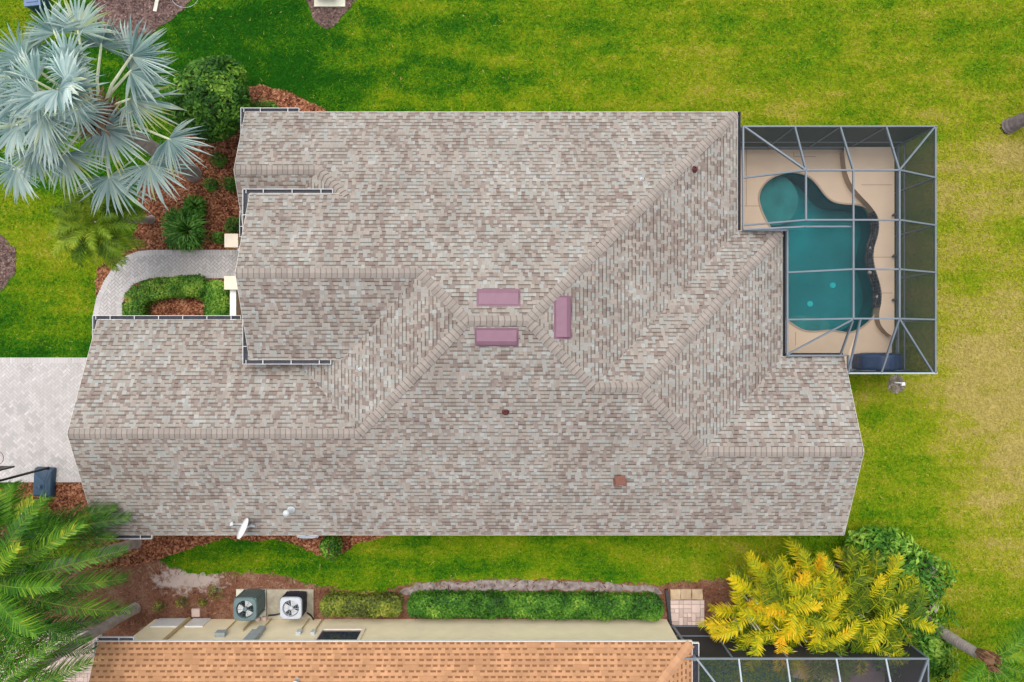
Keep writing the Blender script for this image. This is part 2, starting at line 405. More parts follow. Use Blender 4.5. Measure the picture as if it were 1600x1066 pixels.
def screenmat(d=.19, col=(.02, .028, .034)):
    # woven mesh: the steeper the sight line meets it, the more of the view its threads cover
    m = NT('screen_mesh'); g = m.n('ShaderNodeNewGeometry'); dt = m.n('ShaderNodeVectorMath', operation='DOT_PRODUCT')
    m.t.links.new(g.outputs['Normal'], dt.inputs[0]); m.t.links.new(g.outputs['Incoming'], dt.inputs[1])
    op = m.math('DIVIDE', d, m.math('MAXIMUM', m.math('ABSOLUTE', dt.outputs['Value']), .05)); op = m.math('MINIMUM', op, .97)
    tr = m.n('ShaderNodeBsdfTransparent'); mx = m.n('ShaderNodeMixShader'); m.put(mx.inputs[0], op)
    m.base(col); m.fin(.6, .35)
    m.t.links.new(tr.outputs[0], mx.inputs[1]); m.t.links.new(m.b.outputs[0], mx.inputs[2]); m.t.links.new(mx.outputs[0], m.out.inputs[0])
    return m.m
MAT['screen'] = screenmat(); MAT['wscreen'] = screenmat(.36, (.022, .032, .042)); MAT['dscreen'] = screenmat(.42, (.022, .022, .026))
def watermat():
    m = NT('pool_water'); gl = m.n('ShaderNodeBsdfGlossy'); gl.inputs['Roughness'].default_value = .04
    tr = m.n('ShaderNodeBsdfTransparent'); tr.inputs[0].default_value = (.60, .90, .90, 1)
    fr = m.n('ShaderNodeFresnel'); fr.inputs['IOR'].default_value = 1.33
    bp = m.n('ShaderNodeBump'); bp.inputs['Strength'].default_value = .12; bp.inputs['Distance'].default_value = .03
    m.put(bp.inputs['Height'], m.noise(3.5, 3, m.pos()))
    m.t.links.new(bp.outputs[0], gl.inputs['Normal']); m.t.links.new(bp.outputs[0], fr.inputs['Normal'])
    mx = m.n('ShaderNodeMixShader'); m.put(mx.inputs[0], fr.outputs[0])
    m.t.links.new(tr.outputs[0], mx.inputs[1]); m.t.links.new(gl.outputs[0], mx.inputs[2]); m.t.links.new(mx.outputs[0], m.out.inputs[0])
    return m.m
MAT['water'] = watermat()
MAT['plaster'] = plain('teal_pool_plaster', (.022, .215, .235), .8, .26, .7)
MAT['shelf'] = plain('grey_pool_shelf', (.085, .25, .25), .8, .25, 1.5)
MAT['drain'] = plain('turquoise_drain', (.05, .60, .62), .5, .02)
MAT['tile'] = plain('slate_tile', (.075, .07, .075), .4, .5, 14, tint=.5)

# ------------------------------------------------------------------ ground outlines (photo pixels at ground level)
BED_FRONT = gp([(388, 134), (412, 133), (440, 141), (470, 152), (500, 167), (530, 182), (560, 205), (560, 232), (444, 232), (444, 391), (240, 391), (215, 393), (195, 402), (178, 418),
                (163, 440), (154, 462), (149, 462), (149, 440), (153, 420), (170, 405), (196, 388), (212, 362), (222, 335), (214, 305), (222, 275), (236, 252), (250, 235), (272, 215), (300, 175), (345, 145)])
BED_ISLAND = gp([(189, 560), (189, 500), (190, 475), (197, 455), (212, 440), (235, 434), (444, 434), (444, 560)])
BED_DRIVE = gp([(-60, 785), (-20, 768), (20, 760), (40, 753), (240, 753), (240, 800), (200, 815), (100, 830), (-60, 830)])
BED_SOUTH = gp([(236, 780), (640, 780), (618, 832), (590, 842), (560, 848), (540, 860), (518, 874), (495, 866), (465, 852), (430, 841), (395, 846), (350, 842), (318, 850), (282, 862), (240, 878), (150, 892), (80, 885), (80, 815), (236, 800)])
SOIL = gp([(-120, 830), (80, 835), (150, 870), (240, 866), (265, 885), (300, 897), (350, 896), (400, 893), (440, 898), (475, 912), (540, 922), (600, 924), (632, 914), (700, 907), (800, 905), (900, 905), (1030, 914), (1100, 905), (1200, 900), (1300, 880), (1380, 850), (1445, 870), (1462, 900), (1462, 960), (1445, 982), (1042, 982), (1040, 1200), (-120, 1200)])
SAND = gp([(622, 926), (650, 913), (700, 909), (760, 907), (840, 907), (900, 909), (960, 911), (1030, 917), (1037, 927), (960, 923), (870, 922), (760, 924), (690, 927), (650, 932)])
DRIVE = gp([(-500, 559), (237, 559), (237, 753), (-500, 753)])
WALK = gp([(444, 391), (240, 391), (215, 393), (195, 402), (178, 418), (163, 440), (152, 465), (147, 490), (146, 520), (146, 559), (189, 559), (189, 500), (190, 475), (197, 455), (212, 440), (235, 434), (444, 434)])
BED_TOPL = gp([(147, -60), (148, 0), (152, 30), (170, 60), (200, 70), (225, 58), (250, 44), (280, 22), (300, 2), (310, -60)])
BED_TOPM = gp([(470, -40), (478, 0), (484, 16), (493, 33), (503, 43), (511, 46), (521, 43), (534, 30), (548, 14), (555, 0), (560, -40)])
BED_LEFT = gp([(-60, 360), (0, 365), (14, 374), (23, 390), (26, 410), (22, 430), (10, 447), (0, 455), (-60, 460)])
PORCH = gp([(-60, 985), (160, 985), (160, 1130), (-60, 1130)])
DECK = [(7.1, 7.22), (14.12, 7.22), (14.12, -1.1), (10.6, -1.1), (10.6, -.9), (8.6, -.9), (8.6, 3.2), (7.1, 3.2)]
HOUSE = [(-8.5, -7.24), (7.1, -7.24), (7.1, -3.24), (8.6, -3.24), (8.6, .965), (10.7, .965), (10.7, 6.05), (-13.45, 6.05), (-13.45, -.26), (-6.5, -.26), (-6.5, -3.8), (-8.5, -3.8)]
HOUSE_XY = [(a, -b) for a, b in HOUSE]
NHOUSE = [(-13.3, -10.36), (5.75, -10.36), (5.75, -21.5), (-13.3, -21.5)]

def sheet(name, poly, z, mat, chips=None, amp=.05, cmat=None):
    mb = MB(); pp = rough_poly(poly, .18, amp) if amp else poly
    mb.prism(pp, -.05, z, top=True, bottom=False, sides=True)
    if chips:
        xs = [p[0] for p in poly]; ys = [p[1] for p in poly]
        n = int(chips * (max(xs) - min(xs)) * (max(ys) - min(ys)))
        X = NP.uniform(min(xs) - .05, max(xs) + .05, n); Y = NP.uniform(min(ys) - .05, max(ys) + .05, n)
        k = pip(X, Y, pp) & ~pip(X, Y, HOUSE_XY)
        k &= (np.abs(X) < 20) & (np.abs(Y) < 13.6)
        for x, y in zip(X[k], Y[k]):
            a = R.uniform(0, PI); L = R.uniform(.025, .075); b = R.uniform(.008, .02); t = R.uniform(-.25, .25)
            dx, dy = math.cos(a) * L, math.sin(a) * L; ex, ey = -math.sin(a) * b, math.cos(a) * b; zz = z + R.uniform(.006, .03)
            mb.add([(x - dx - ex, y - dy - ey, zz - t * L), (x + dx - ex, y + dy - ey, zz + t * L), (x + dx + ex, y + dy + ey, zz + t * L + .008), (x - dx + ex, y - dy + ey, zz - t * L + .006)], [(0, 1, 2, 3)], 0, R.random())
    o = mb.build(name, mat); o['kind'] = 'structure'; return o

sheet('mulch_bed', BED_FRONT, .02, MAT['mulch'], 150)
sheet('mulch_bed', BED_ISLAND, .02, MAT['mulch'], 150)
sheet('mulch_bed', BED_DRIVE, .02, MAT['mulch'], 150)
sheet('mulch_bed', BED_SOUTH, .024, MAT['mulch'], 150)
sheet('mulch_bed', BED_TOPL, .02, MAT['mulch2'], 60)
sheet('mulch_bed', BED_TOPM, .02, MAT['mulch2'], 60)
sheet('mulch_bed', BED_LEFT, .02, MAT['mulch2'], 100)
sheet('soil', SOIL, .008, MAT['soil'], 40, .09)
sheet('sand_strip', SAND, .013, MAT['sand'], 0, .06)

STAINS = [(W(a, b).x, W(a, b).y, r) for a, b, r in ((8, 690, .55), (55, 660, .4), (35, 640, .3), (60, 700, .35), (8, 640, .3), (90, 725, .3), (20, 720, .3))]
def herringbone(name, poly, z, mat, gap, rot=45, bl=.2, border=None, e_=.09):
    mb = MB(); mb.prism(poly, -.05, z - .012, mi=1, bottom=False)
    xs = [p[0] for p in poly]; ys = [p[1] for p in poly]
    cx, cy = (min(xs) + max(xs)) / 2, (min(ys) + max(ys)) / 2
    x0, x1 = max(min(xs), -20.5), max(xs); u = bl / 2
    Rr = max(x1 - x0, max(ys) - min(ys)) * .75 + .5; cx = (x0 + x1) / 2; N = int(Rr / u); ca, sa = math.cos(rad(rot)), math.sin(rad(rot))
    C = []
    for i in range(-N, N):
        for j in range(-N, N):
            d = (i - j) % 4
            if d == 0: C.append((i + 1, j + .5, 0))
            elif d == 3: C.append((i + .5, j + 1, 1))
    A = np.array(C); X = cx + (A[:, 0] * ca - A[:, 1] * sa) * u; Y = cy + (A[:, 0] * sa + A[:, 1] * ca) * u
    k = pip(X, Y, poly) & (X > x0)
    for ox, oy in ((e_, 0), (-e_, 0), (0, e_), (0, -e_)): k &= pip(X + ox, Y + oy, poly)
    for x, y, o in zip(X[k], Y[k], A[k][:, 2]):
        t = .5 + R.gauss(0, .22) - (R.choice((0, 0, 1.1, 1.7)) if any((x - sx) ** 2 + (y - sy) ** 2 < sr * sr for sx, sy, sr in STAINS) else 0); hz = .06
        mb.box((x, y, z - hz / 2 + R.uniform(-.002, .002)), ((bl - .012), (bl / 2 - .012), hz), rad(rot) + (PI / 2 if o else 0), 0, t)
    if border:
        for line in border:
            for a, b in zip(line[:-1], line[1:]):
                a, b = Vector(a), Vector(b); L = (b - a).length; n = max(1, round(L / .105)); ang = math.atan2(b.y - a.y, b.x - a.x)
                for i in range(n):
                    p = a.lerp(b, (i + .5) / n); mb.box((p.x, p.y, z - .024), (L / n - .008, .2, .06), ang, 0, .55 + R.gauss(0, .14))
    o = mb.build(name, [mat, gap]); o['kind'] = 'structure'; return o
herringbone('driveway', DRIVE, .05, MAT['paver'], MAT['paver_gap'], border=[gp([(-80, 563), (236, 563)]), gp([(-80, 749), (236, 749)])])
herringbone('walkway', WALK, .05, MAT['paver'], MAT['paver_gap'], border=[gp([(444, 395), (240, 395)]), gp([(240, 395), (217, 397), (198, 405), (181, 421), (167, 442), (156, 466), (151, 490), (150, 520), (150, 555)]), gp([(188, 555), (188, 500), (188, 476), (194, 456), (208, 440), (234, 431), (444, 431)])])
herringbone('porch_paving', PORCH, .05, MAT['paver2'], MAT['paver_gap'], rot=0, bl=.3)

# ------------------------------------------------------------------ grass blades (one mass)
def grass():
    n = 520000
    X = NP.uniform(-20, 20, n); Y = NP.uniform(-13.5, 13.5, n)
    xo = NP.uniform(-34, 34, 420000); yo = NP.uniform(-26, 26, 420000); ko = (np.abs(xo) > 20) | (np.abs(yo) > 13.5)   # the lawn goes on past the frame
    X = np.concatenate([X, xo[ko]]); Y = np.concatenate([Y, yo[ko]]); n = len(X); k = np.ones(n, bool)
    for p in (BED_FRONT, BED_ISLAND, BED_DRIVE, BED_SOUTH, SOIL, SAND, DRIVE, WALK, BED_TOPL, BED_TOPM, BED_LEFT, PORCH, DECK, HOUSE_XY, NHOUSE):
        J = .10
        k &= ~pip(X + NP.uniform(-J, J, n), Y + NP.uniform(-J, J, n), p)
    # keep away from what nobody sees under the roof
    k &= ~((X > -7.5) & (X < 7) & (np.abs(Y) < 6.4))
    X, Y = X[k], Y[k]; n = len(X)
    a = NP.uniform(0, 2 * PI, n); L = NP.uniform(.06, .17, n); wd = NP.uniform(.010, .022, n); hz = NP.uniform(.02, .08, n)
    dx, dy = np.cos(a), np.sin(a)
    P = np.empty((n, 3, 3)); P[:, 0] = np.stack([X - dy * wd, Y + dx * wd, np.full(n, .001)], 1); P[:, 1] = np.stack([X + dy * wd, Y - dx * wd, np.full(n, .001)], 1)
    P[:, 2] = np.stack([X + dx * L, Y + dy * L, hz], 1)
    me = bpy.data.meshes.new('grass'); me.vertices.add(3 * n); me.vertices.foreach_set('co', P.reshape(-1))
    me.loops.add(3 * n); me.loops.foreach_set('vertex_index', np.arange(3 * n, dtype=np.int32))
    me.polygons.add(n); me.polygons.foreach_set('loop_start', np.arange(0, 3 * n, 3, dtype=np.int32))
    me.update(calc_edges=True)
    at = me.attributes.new('tint', 'FLOAT', 'FACE'); tv = NP.normal(.55, .36, n); q_ = NP.uniform(0, 1, n); tv[q_ < .005] = NP.uniform(2.2, 3.4, int((q_ < .005).sum())); at.data.foreach_set('value', tv.astype(np.float32))
    me.materials.append(MAT['lawn']); o = bpy.data.objects.new('grass', me); COL.objects.link(o)
    tag(o, 'short mown lawn grass around the house', 'grass', kind='stuff')
grass()

# ------------------------------------------------------------------ the house
PT, ZE = .44, 2.6
house = thing('house', (0, 0, 0), 'house under a large grey and brown shingle roof with mauve vents, in the middle', 'house')
hw = MB(); hw.prism(HOUSE_XY, 0, 2.52, bottom=False)
def gable(mb, x, v0, v1, z0, zr, th=.2, mi=0):
    vm = (v0 + v1) / 2
    for s_ in (0,):
        P = [V(x - th / 2, v0, z0), V(x - th / 2, v1, z0), V(x - th / 2, vm, zr), V(x + th / 2, v0, z0), V(x + th / 2, v1, z0), V(x + th / 2, vm, zr)]
        mb.add(P, [(0, 1, 2), (5, 4, 3), (0, 3, 4, 1), (1, 4, 5, 2), (2, 5, 3, 0)], mi)
gable(hw, -13.35, -.26, 6.05, 2.521, 3.88); gable(hw, -8.4, -7.24, -3.8, 2.521, 3.28); gable(hw, 10.6, .965, 6.05, 2.521, 3.62); gable(hw, -7.9, -4.3, .22, 3.78, 4.76)
# portico: beam ring on two square columns
hw.box(V(-6.9, -4.22, 3.2), (2.2, .2, 1.16)); hw.box(V(-6.9, .14, 3.2), (2.2, .2, 1.16)); hw.box(V(-7.9, -2.04, 3.2), (.2, 4.5, 1.15))
hw.box(V(-7.9, -3.1, 1.32), (.3, .3, 2.6)); hw.box(V(-7.9, -.6, 1.32), (.3, .3, 2.6))
hw.build('wall', MAT['stucco2'], house)
gd = MB(); gd.box(V(-13.47, 2.9, 1.1), (.05, 4.9, 2.2))
for i in range(4): gd.box(V(-13.51, 2.9, .28 + .55 * i), (.04, 4.8, .46))
gd.build('garage_door', MAT['white'], house)
fd = MB(); fd.box(V(-6.52, -2.1, 1.07), (.05, 1.0, 2.1)); fd.build('front_door', MAT['rust'], house)

Nz = lambda v: ZE + PT * (v + 7.686)
Wz = lambda x: ZE + PT * (x + 8.4)
rL, rR = (-1.30, -.59), (.46, -.59); rE = (-2.755, -2.04); zR = Nz(-.59); zE = Nz(-2.04)
T, Q, K, G, U = (2.46, 1.41), (3.96, 1.41), (6.06, 3.51), (-4.795, 2.9), (-6.23, -5.516)
zT, zK, zG, zU = 4.84, 3.92, 4.186, 3.555
PL = {
 'N': ('x', [(-8.95, -7.686, ZE), (7.557, -7.686, ZE), (*rR, zR), (*rL, zR), (*rE, zE), (-8.3, -2.04, zE), (-8.3, -4.67, Nz(-4.67)), (-5.384, -4.67, Nz(-4.67)), (*U, zU), (-8.95, -5.516, zU)]),
 'US': ('x', [(-8.95, -5.516, zU), (*U, zU), (-8.4, -3.35, ZE), (-8.95, -3.35, ZE)]),
 'W1': ('y', [(*U, zU), (-5.384, -4.67, Wz(-5.384)), (-5.6, -4.3, Wz(-5.6)), (-7.45, -4.3, Wz(-7.45))]),
 'ES': ('x', [(-8.3, -2.04, zE), (*rE, zE), (-5.384, .589, Nz(-4.67)), (-8.3, .589, Nz(-4.67))]),
 'GN': ('x', [(-13.91, -.708, ZE), (-13.91, 2.9, zG), (*G, zG), (-8.4, -.708, ZE)]),
 'W2': ('y', [(*rL, zR), (*G, zG), (-7.495, .2, Wz(-7.495)), (-5.6, .2, Wz(-5.6)), (-5.384, .589, Wz(-5.384)), (*rE, zE)]),
 'E': ('y', [(*rR, zR), (7.557, -7.686, ZE), (7.557, -3.69, ZE), (*T, zT)]),
 'WN': ('x', [(7.557, -3.69, ZE), (9.06, -3.69, ZE), (*Q, zT), (*T, zT)]),
 'WE': ('y', [(9.06, -3.69, ZE), (9.06, .515, ZE), (*K, zK), (*Q, zT)]),
 'RN': ('x', [(9.06, .515, ZE), (11.14, .515, ZE), (11.14, 3.51, zK), (*K, zK)]),
 'S': ('x', [(-13.91, 6.505, ZE), (11.14, 6.505, ZE), (11.14, 3.51, zK), (*K, zK), (*Q, zT), (*T, zT), (*rR, zR), (*rL, zR), (*G, zG), (-13.91, 2.9, zG)]),
}
def add_plane(mb, ax, pts, mi=0, off=0.0, slope=PT, under=True, z0=ZE):
    P = [V(*p) for p in pts]; n = len(P)
    kk = math.sqrt(1 + slope * slope) / slope
    uvs = [((p[0] if ax == 'x' else p[1]) + off, (p[2] - z0) * kk + 40 + off) for p in pts]
    nn = Vector((0, 0, 0))
    for i in range(n):
        a, b = P[i], P[(i + 1) % n]; nn += Vector(((a.y - b.y) * (a.z + b.z), (a.z - b.z) * (a.x + b.x), (a.x - b.x) * (a.y + b.y)))
    fc = tuple(range(n)) if nn.z > 0 else tuple(range(n))[::-1]
    mb.add(P, [fc], mi, .5, uvs)
    if under: mb.add([p - Vector((0, 0, .09)) for p in P], [fc[::-1]], 1)
rf = MB()
for i, (k, (ax, pts)) in enumerate(PL.items()): add_plane(rf, ax, pts, 0, i * 3.37)
roof = rf.build('roof', [MAT['shingle'], MAT['under']], house)
RIM = [[(-8.95, -7.686, ZE), (7.557, -7.686, ZE)], [(7.557, -7.686, ZE), (7.557, -3.69, ZE)], [(7.557, -3.69, ZE), (9.06, -3.69, ZE)], [(9.06, -3.69, ZE), (9.06, .515, ZE)],
       [(9.06, .515, ZE), (11.14, .515, ZE)], [(11.14, .515, ZE), (11.14, 3.51, zK)], [(11.14, 3.51, zK), (11.14, 6.505, ZE)], [(11.14, 6.505, ZE), (-13.91, 6.505, ZE)],
       [(-13.91, 6.505, ZE), (-13.91, 2.9, zG)], [(-13.91, 2.9, zG), (-13.91, -.708, ZE)], [(-13.91, -.708, ZE), (-8.4, -.708, ZE)],
       [(-5.384, .589, Nz(-4.67)), (-8.3, .589, Nz(-4.67))], [(-8.3, .589, Nz(-4.67)), (-8.3, -2.04, zE)], [(-8.3, -2.04, zE), (-8.3, -4.67, Nz(-4.67))], [(-8.3, -4.67, Nz(-4.67)), (-5.384, -4.67, Nz(-4.67))],
       [(-8.95, -3.35, ZE), (-8.95, -5.516, zU)], [(-8.95, -5.516, zU), (-8.95, -7.686, ZE)], [(-8.4, -3.35, ZE), (-8.95, -3.35, ZE)]]
def rim_board(rim, mat, parent, h=.17):
    mb = MB()
    for a, b in rim:
        a, b = V(*a), V(*b); d = (b - a); s_ = Vector((d.y, -d.x, 0)).normalized()
        for q in (0, 1):
            pass
        P = []
        for p in (a, b):
            for o_ in (-.012, .012):
                P += [p + s_ * o_ + Vector((0, 0, -.006)), p + s_ * o_ + Vector((0, 0, -h))]
        mb.add(P, [(0, 1, 5, 4), (2, 6, 7, 3), (0, 4, 6, 2), (1, 3, 7, 5), (0, 2, 3, 1), (4, 5, 7, 6)])
    return mb.build('fascia', mat, parent)
rim_board(RIM, MAT['fascia'], house)

def caps(lines, parent, mats, wid=.155, step=.165, seed=3):
    rr = random.Random(seed); mb = MB()
    for p0, p1, d1, d2 in lines:
        p0, p1 = V(*p0), V(*p1); d = (p1 - p0); L = d.length; d.normalize()
        sides = []
        for dd in (d1, d2):                          # the two roof faces' downhill vectors (x, v, slope)
            nrm = Vector((dd[0] * PT, -dd[1] * PT, 1)).normalized()
            sv = d.cross(nrm); sv.normalize()
            if sv.dot(Vector((dd[0], -dd[1], -PT))) < 0: sv = -sv
            sides.append((sv, nrm))
        n = int(L / step); up = (sides[0][1] + sides[1][1]).normalized()
        for i in range(n):
            a = p0 + d * (L * i / n); b = p0 + d * (L * (i + 1) / n + .015)
            t = rr.uniform(.2, .8); ww = wid * rr.uniform(.94, 1.06)
            cols = []
            for q, (sv, nn) in ((1., sides[0]), (.5, sides[0]), (0, (Vector(), up)), (.5, sides[1]), (1., sides[1])):
                off = sv * ww * q
                bow = .028 * (1 - q * q)
                lo = nn * (.010 + .006 * (1 - q)); hi_ = nn * (.030 + .006 * (1 - q))
                cols.append((a + off + hi_ + d * (bow), b + off + lo + d * bow))
            P = [c[0] for c in cols] + [c[0] + d * .022 - up * .002 for c in cols] + [c[1] for c in cols]
            P += [c[0] - up * .03 for c in cols]
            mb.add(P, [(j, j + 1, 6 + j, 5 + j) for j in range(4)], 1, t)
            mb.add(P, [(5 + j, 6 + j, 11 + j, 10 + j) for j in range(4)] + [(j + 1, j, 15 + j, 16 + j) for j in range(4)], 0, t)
    bm_ = mb.build('ridge_cap', mats, parent); return bm_
n_, s_, e_, w_ = (0, -1), (0, 1), (1, 0), (-1, 0)
caps([((*rL, zR), (*rR, zR), n_, s_), ((7.5, -7.63, Nz(-7.63)), (*rR, zR), n_, e_), ((*T, zT), (*rR, zR), e_, s_), ((*G, zG), (*rL, zR), w_, s_), ((*rE, zE), (*rL, zR), n_, w_),
      ((-5.25, -4.54, Nz(-4.54)), (*U, zU), n_, w_), ((-8.93, -5.516, zU), (*U, zU), n_, s_), ((-8.28, -2.04, zE), (*rE, zE), n_, s_), ((-13.89, 2.9, zG), (*G, zG), n_, s_),
      ((*T, zT), (*Q, zT), n_, s_), ((9.02, -3.65, ZE + .03), (*Q, zT), n_, e_), ((*K, zK), (*Q, zT), e_, s_), ((11.12, 3.51, zK), (*K, zK), n_, s_)], roof, [MAT['cap'], MAT['cap_shadow']])

def gutter(runs, parent, mats, wd=.12, name='gutter', hang=True):
    mb = MB(); lip = .015
    for a, b, o in runs:
        a, b = V(*a), V(*b); o = Vector((o[0], -o[1], 0)); d = (b - a); L = d.length; d.normalize()
        mid = (a + b) / 2; ang = math.atan2(d.y, d.x)
        mb.box(mid + o * wd / 2 + Vector((0, 0, -.095)), (L, wd - .01, .012), ang, 1)
        mb.box(mid + o * wd + Vector((0, 0, -.05)), (L, lip, .105), ang, 0)
        for e in (a, b): mb.box(e + o * wd / 2 + Vector((0, 0, -.05)), (lip, wd + .018, .103), ang, 0)
        if hang:
            k = max(1, int(L / .75))
            for i in range(k):
                p = a + d * (L * (i + .6) / k); mb.box(p + o * wd / 2 + Vector((0, 0, -.004)), (.022, wd, .008), ang, 0)
    return mb.build(name, mats, parent)
MAT['gwhite'] = plain('gutter_white', (.60, .60, .60), .5, .1)
gm = [MAT['gwhite'], MAT['gutterin']]; zq = Nz(-4.67)
gutter([((-9.0, -7.70, ZE), (-7.15, -7.70, ZE), n_), ((-8.98, -7.82, ZE), (-8.98, -6.85, ZE), w_)], house, gm)
gutter([((-8.42, -4.69, zq), (-5.68, -4.69, zq), n_), ((-8.40, -4.81, zq), (-8.40, -3.45, zq), w_)], house, gm)
gutter([((-9.02, -4.36, ZE), (-9.02, -3.5, ZE), w_)], house, gm)
gutter([((-8.42, .61, zq), (-5.74, .61, zq), s_), ((-8.40, -.67, zq), (-8.40, .73, zq), w_)], house, gm)
gutter([((-13.97, -.73, ZE), (-9.1, -.73, ZE), n_), ((-13.95, -.85, ZE), (-13.95, -.06, ZE), w_)], house, gm)
gutter([((-13.95, 6.52, ZE), (-12.1, 6.52, ZE), s_)], house, gm)
gutter([((7.575, -7.68, ZE), (7.575, -3.72, ZE), e_), ((9.08, -3.72, ZE), (9.08, .5, ZE), e_), ((9.12, .50, ZE), (11.1, .50, ZE), n_)], house, [MAT['bronze'], MAT['gutterin']], .09, hang=False)

def zon(px, py, sd_):
    z = 4.5
    for _ in range(25):
        p = W(px, py, z); v = -p.y
        z = ZE + PT * (v + .708) if sd_ == (0, -2) else Nz(v) if sd_ == n_ else ZE + PT * (6.505 - v) if sd_ == s_ else ZE + PT * (7.557 - p.x) if sd_ == e_ else Wz(p.x)
    return z
def roofvent(px, py, z, slope_dir, length=1.17, wid=.46):
    z = zon(px, py, slope_dir); c = W(px, py, z); dn = Vector((slope_dir[0], -slope_dir[1], -PT)).normalized(); nr = Vector((slope_dir[0] * PT, -slope_dir[1] * PT, 1)).normalized(); ax = dn.cross(nr)
    prof = [(-.5, .02), (.16, .13), (.44, .10), (.5, .03)]
    mb = MB(); n = len(prof); P = []
    for s2 in (-.5, .5):
        for (t, h) in prof: P.append(c + ax * length * s2 + dn * wid * t + nr * h)
        P += [c + ax * length * s2 + dn * wid * .5 - nr * .02, c + ax * length * s2 - dn * wid * .5 - nr * .02]
    m_ = n + 2
    fs = [tuple(range(m_)), tuple(range(m_, 2 * m_))[::-1]] + [(i, i + m_, (i + 1) % m_ + m_, (i + 1) % m_) for i in range(m_)]
    mb.add(P, fs, 0, .6)
    # flange and side ribs
    for i in range(9):
        t = -.46 + .115 * i; mb.box(c + ax * length * t + dn * wid * .50 + nr * .03, (.02, .03, .05), 0, 0, .2)
    M3 = Matrix((ax, dn, nr)).transposed(); mb.box(c + nr * .004, (length + .12, wid + .12, .008), 0, 0, .3, M3)
    o = mb.build('roof_vent', MAT['mauve'], roof)
    bm = bmesh.new(); bm.from_mesh(o.data); bmesh.ops.recalc_face_normals(bm, faces=bm.faces[:]); bm.to_mesh(o.data); bm.free()
roofvent(779, 465, 5.30, n_); roofvent(776, 527, 5.25, s_); roofvent(879, 496, 5.2, e_)
def roofz(x, v):
    return min(Nz(v), ZE + PT * (6.505 - v))
def pipe(px, py, sd_, r, h, mat, lab=None, cap=None):
    c = W(px, py, zon(px, py, sd_)); mb = MB(); mb.lathe([(r * 2.2, -.02), (r * 2.1, .015), (r * 1.15, .03), (r, h), (r * .75, h), (r * .7, h - .05), (.001, h - .06)], c, 14)
    if cap: mb.lathe([(r * 1.3, h), (r * 1.3, h + .03), (.001, h + .05)], c, 14)
    o = mb.build('vent_pipe', mat, roof, True)
    if lab: o['label'] = lab
pipe(1084, 265, e_, .055, .2, MAT['darkred']); pipe(530, 577, (0, -2), .05, .18, MAT['darkred']); pipe(790, 643, s_, .055, .2, MAT['darkred'])
pipe(563, 577, w_, .03, .1, MAT['lead']); pipe(1003, 280, n_, .03, .1, MAT['lead'])
bx = MB(); c = W(968, 749, zon(968, 749, s_)); bx.box(c + Vector((0, 0, .08)), (.28, .26, .22), .1); bx.box(c + Vector((0, 0, .21)), (.33, .31, .04), .1); bx.box(c + Vector((0, 0, 0)), (.42, .4, .03), .1)
o = bx.build('exhaust_vent', MAT['rust'], roof)
c = W(455, 796, zon(455, 796, s_)); mb = MB(); mb.lathe([(.13, -.02), (.12, .03), (.075, .06), (.07, .5)], c, 14); mb.lathe([(.1, .5), (.1, .56), (.001, .6)], c, 14)
o = mb.build('vent_pipe', MAT['lead'], roof, True); o['label'] = 'pale vent pipe with a white cap'

# ------------------------------------------------------------------ neighbour's house
nh = thing('house', (-4, -15, 0), 'neighbouring cream house with an orange tan shingle roof along the bottom edge', 'house')
nb = MB(); nb.prism(NHOUSE, 0, 2.55, bottom=False); nb.build('wall', MAT['stucco'], nh)
NZ, NV0, NV1, NX0, NX1 = 2.6, 10.09, 22.0, -13.9, 6.05
run = (NV1 - NV0) / 2; nzr = NZ + PT * run; vm = NV0 + run
nf = MB()
add_plane(nf, 'x', [(NX0, NV0, NZ), (NX1, NV0, NZ), (NX1 - run, vm, nzr), (NX0, vm, nzr)], 0, 1.3)
add_plane(nf, 'x', [(NX0, NV1, NZ), (NX1, NV1, NZ), (NX1 - run, vm, nzr), (NX0, vm, nzr)], 0, 5.3)
add_plane(nf, 'y', [(NX1, NV0, NZ), (NX1, NV1, NZ), (NX1 - run, vm, nzr)], 0, 2.1)
nroof = nf.build('roof', [MAT['nshingle'], MAT['under']], nh)
caps([((NX1 - .04, NV0 + .04, NZ + .02), (NX1 - run, vm, nzr), n_, e_), ((NX0, vm, nzr), (NX1 - run, vm, nzr), n_, s_)], nroof, [MAT['ncap'], MAT['ncap']], .17, .2, 9)
gb = MB(); gable(gb, -13.2, 10.4, 21.7, 2.551, 4.95); gb.build('gable_wall', MAT['stucco'], nh)
rim_board([[(NX0, NV0, NZ), (NX1, NV0, NZ)], [(NX1, NV0, NZ), (NX1, NV1, NZ)], [(NX0, NV1, NZ), (NX0, vm, nzr)], [(NX0, vm, nzr), (NX0, NV0, NZ)]], MAT['white'], nh, .13)
gutter([((NX0 - .02, NV0 - .02, NZ), (NX0 + 1.2, NV0 - .02, NZ), n_)], nh, gm)
gutter([((NX1 + .02, NV0 + .05, NZ), (NX1 + .02, NV0 + 3, NZ), e_)], nh, [MAT['white'], MAT['gutterin']], .2, hang=False)
gutter([((NX0 - .02, NV0 + .0, NZ), (NX0 - .02, NV0 + 2.6, NZ), w_)], nh, gm, .1, hang=False)
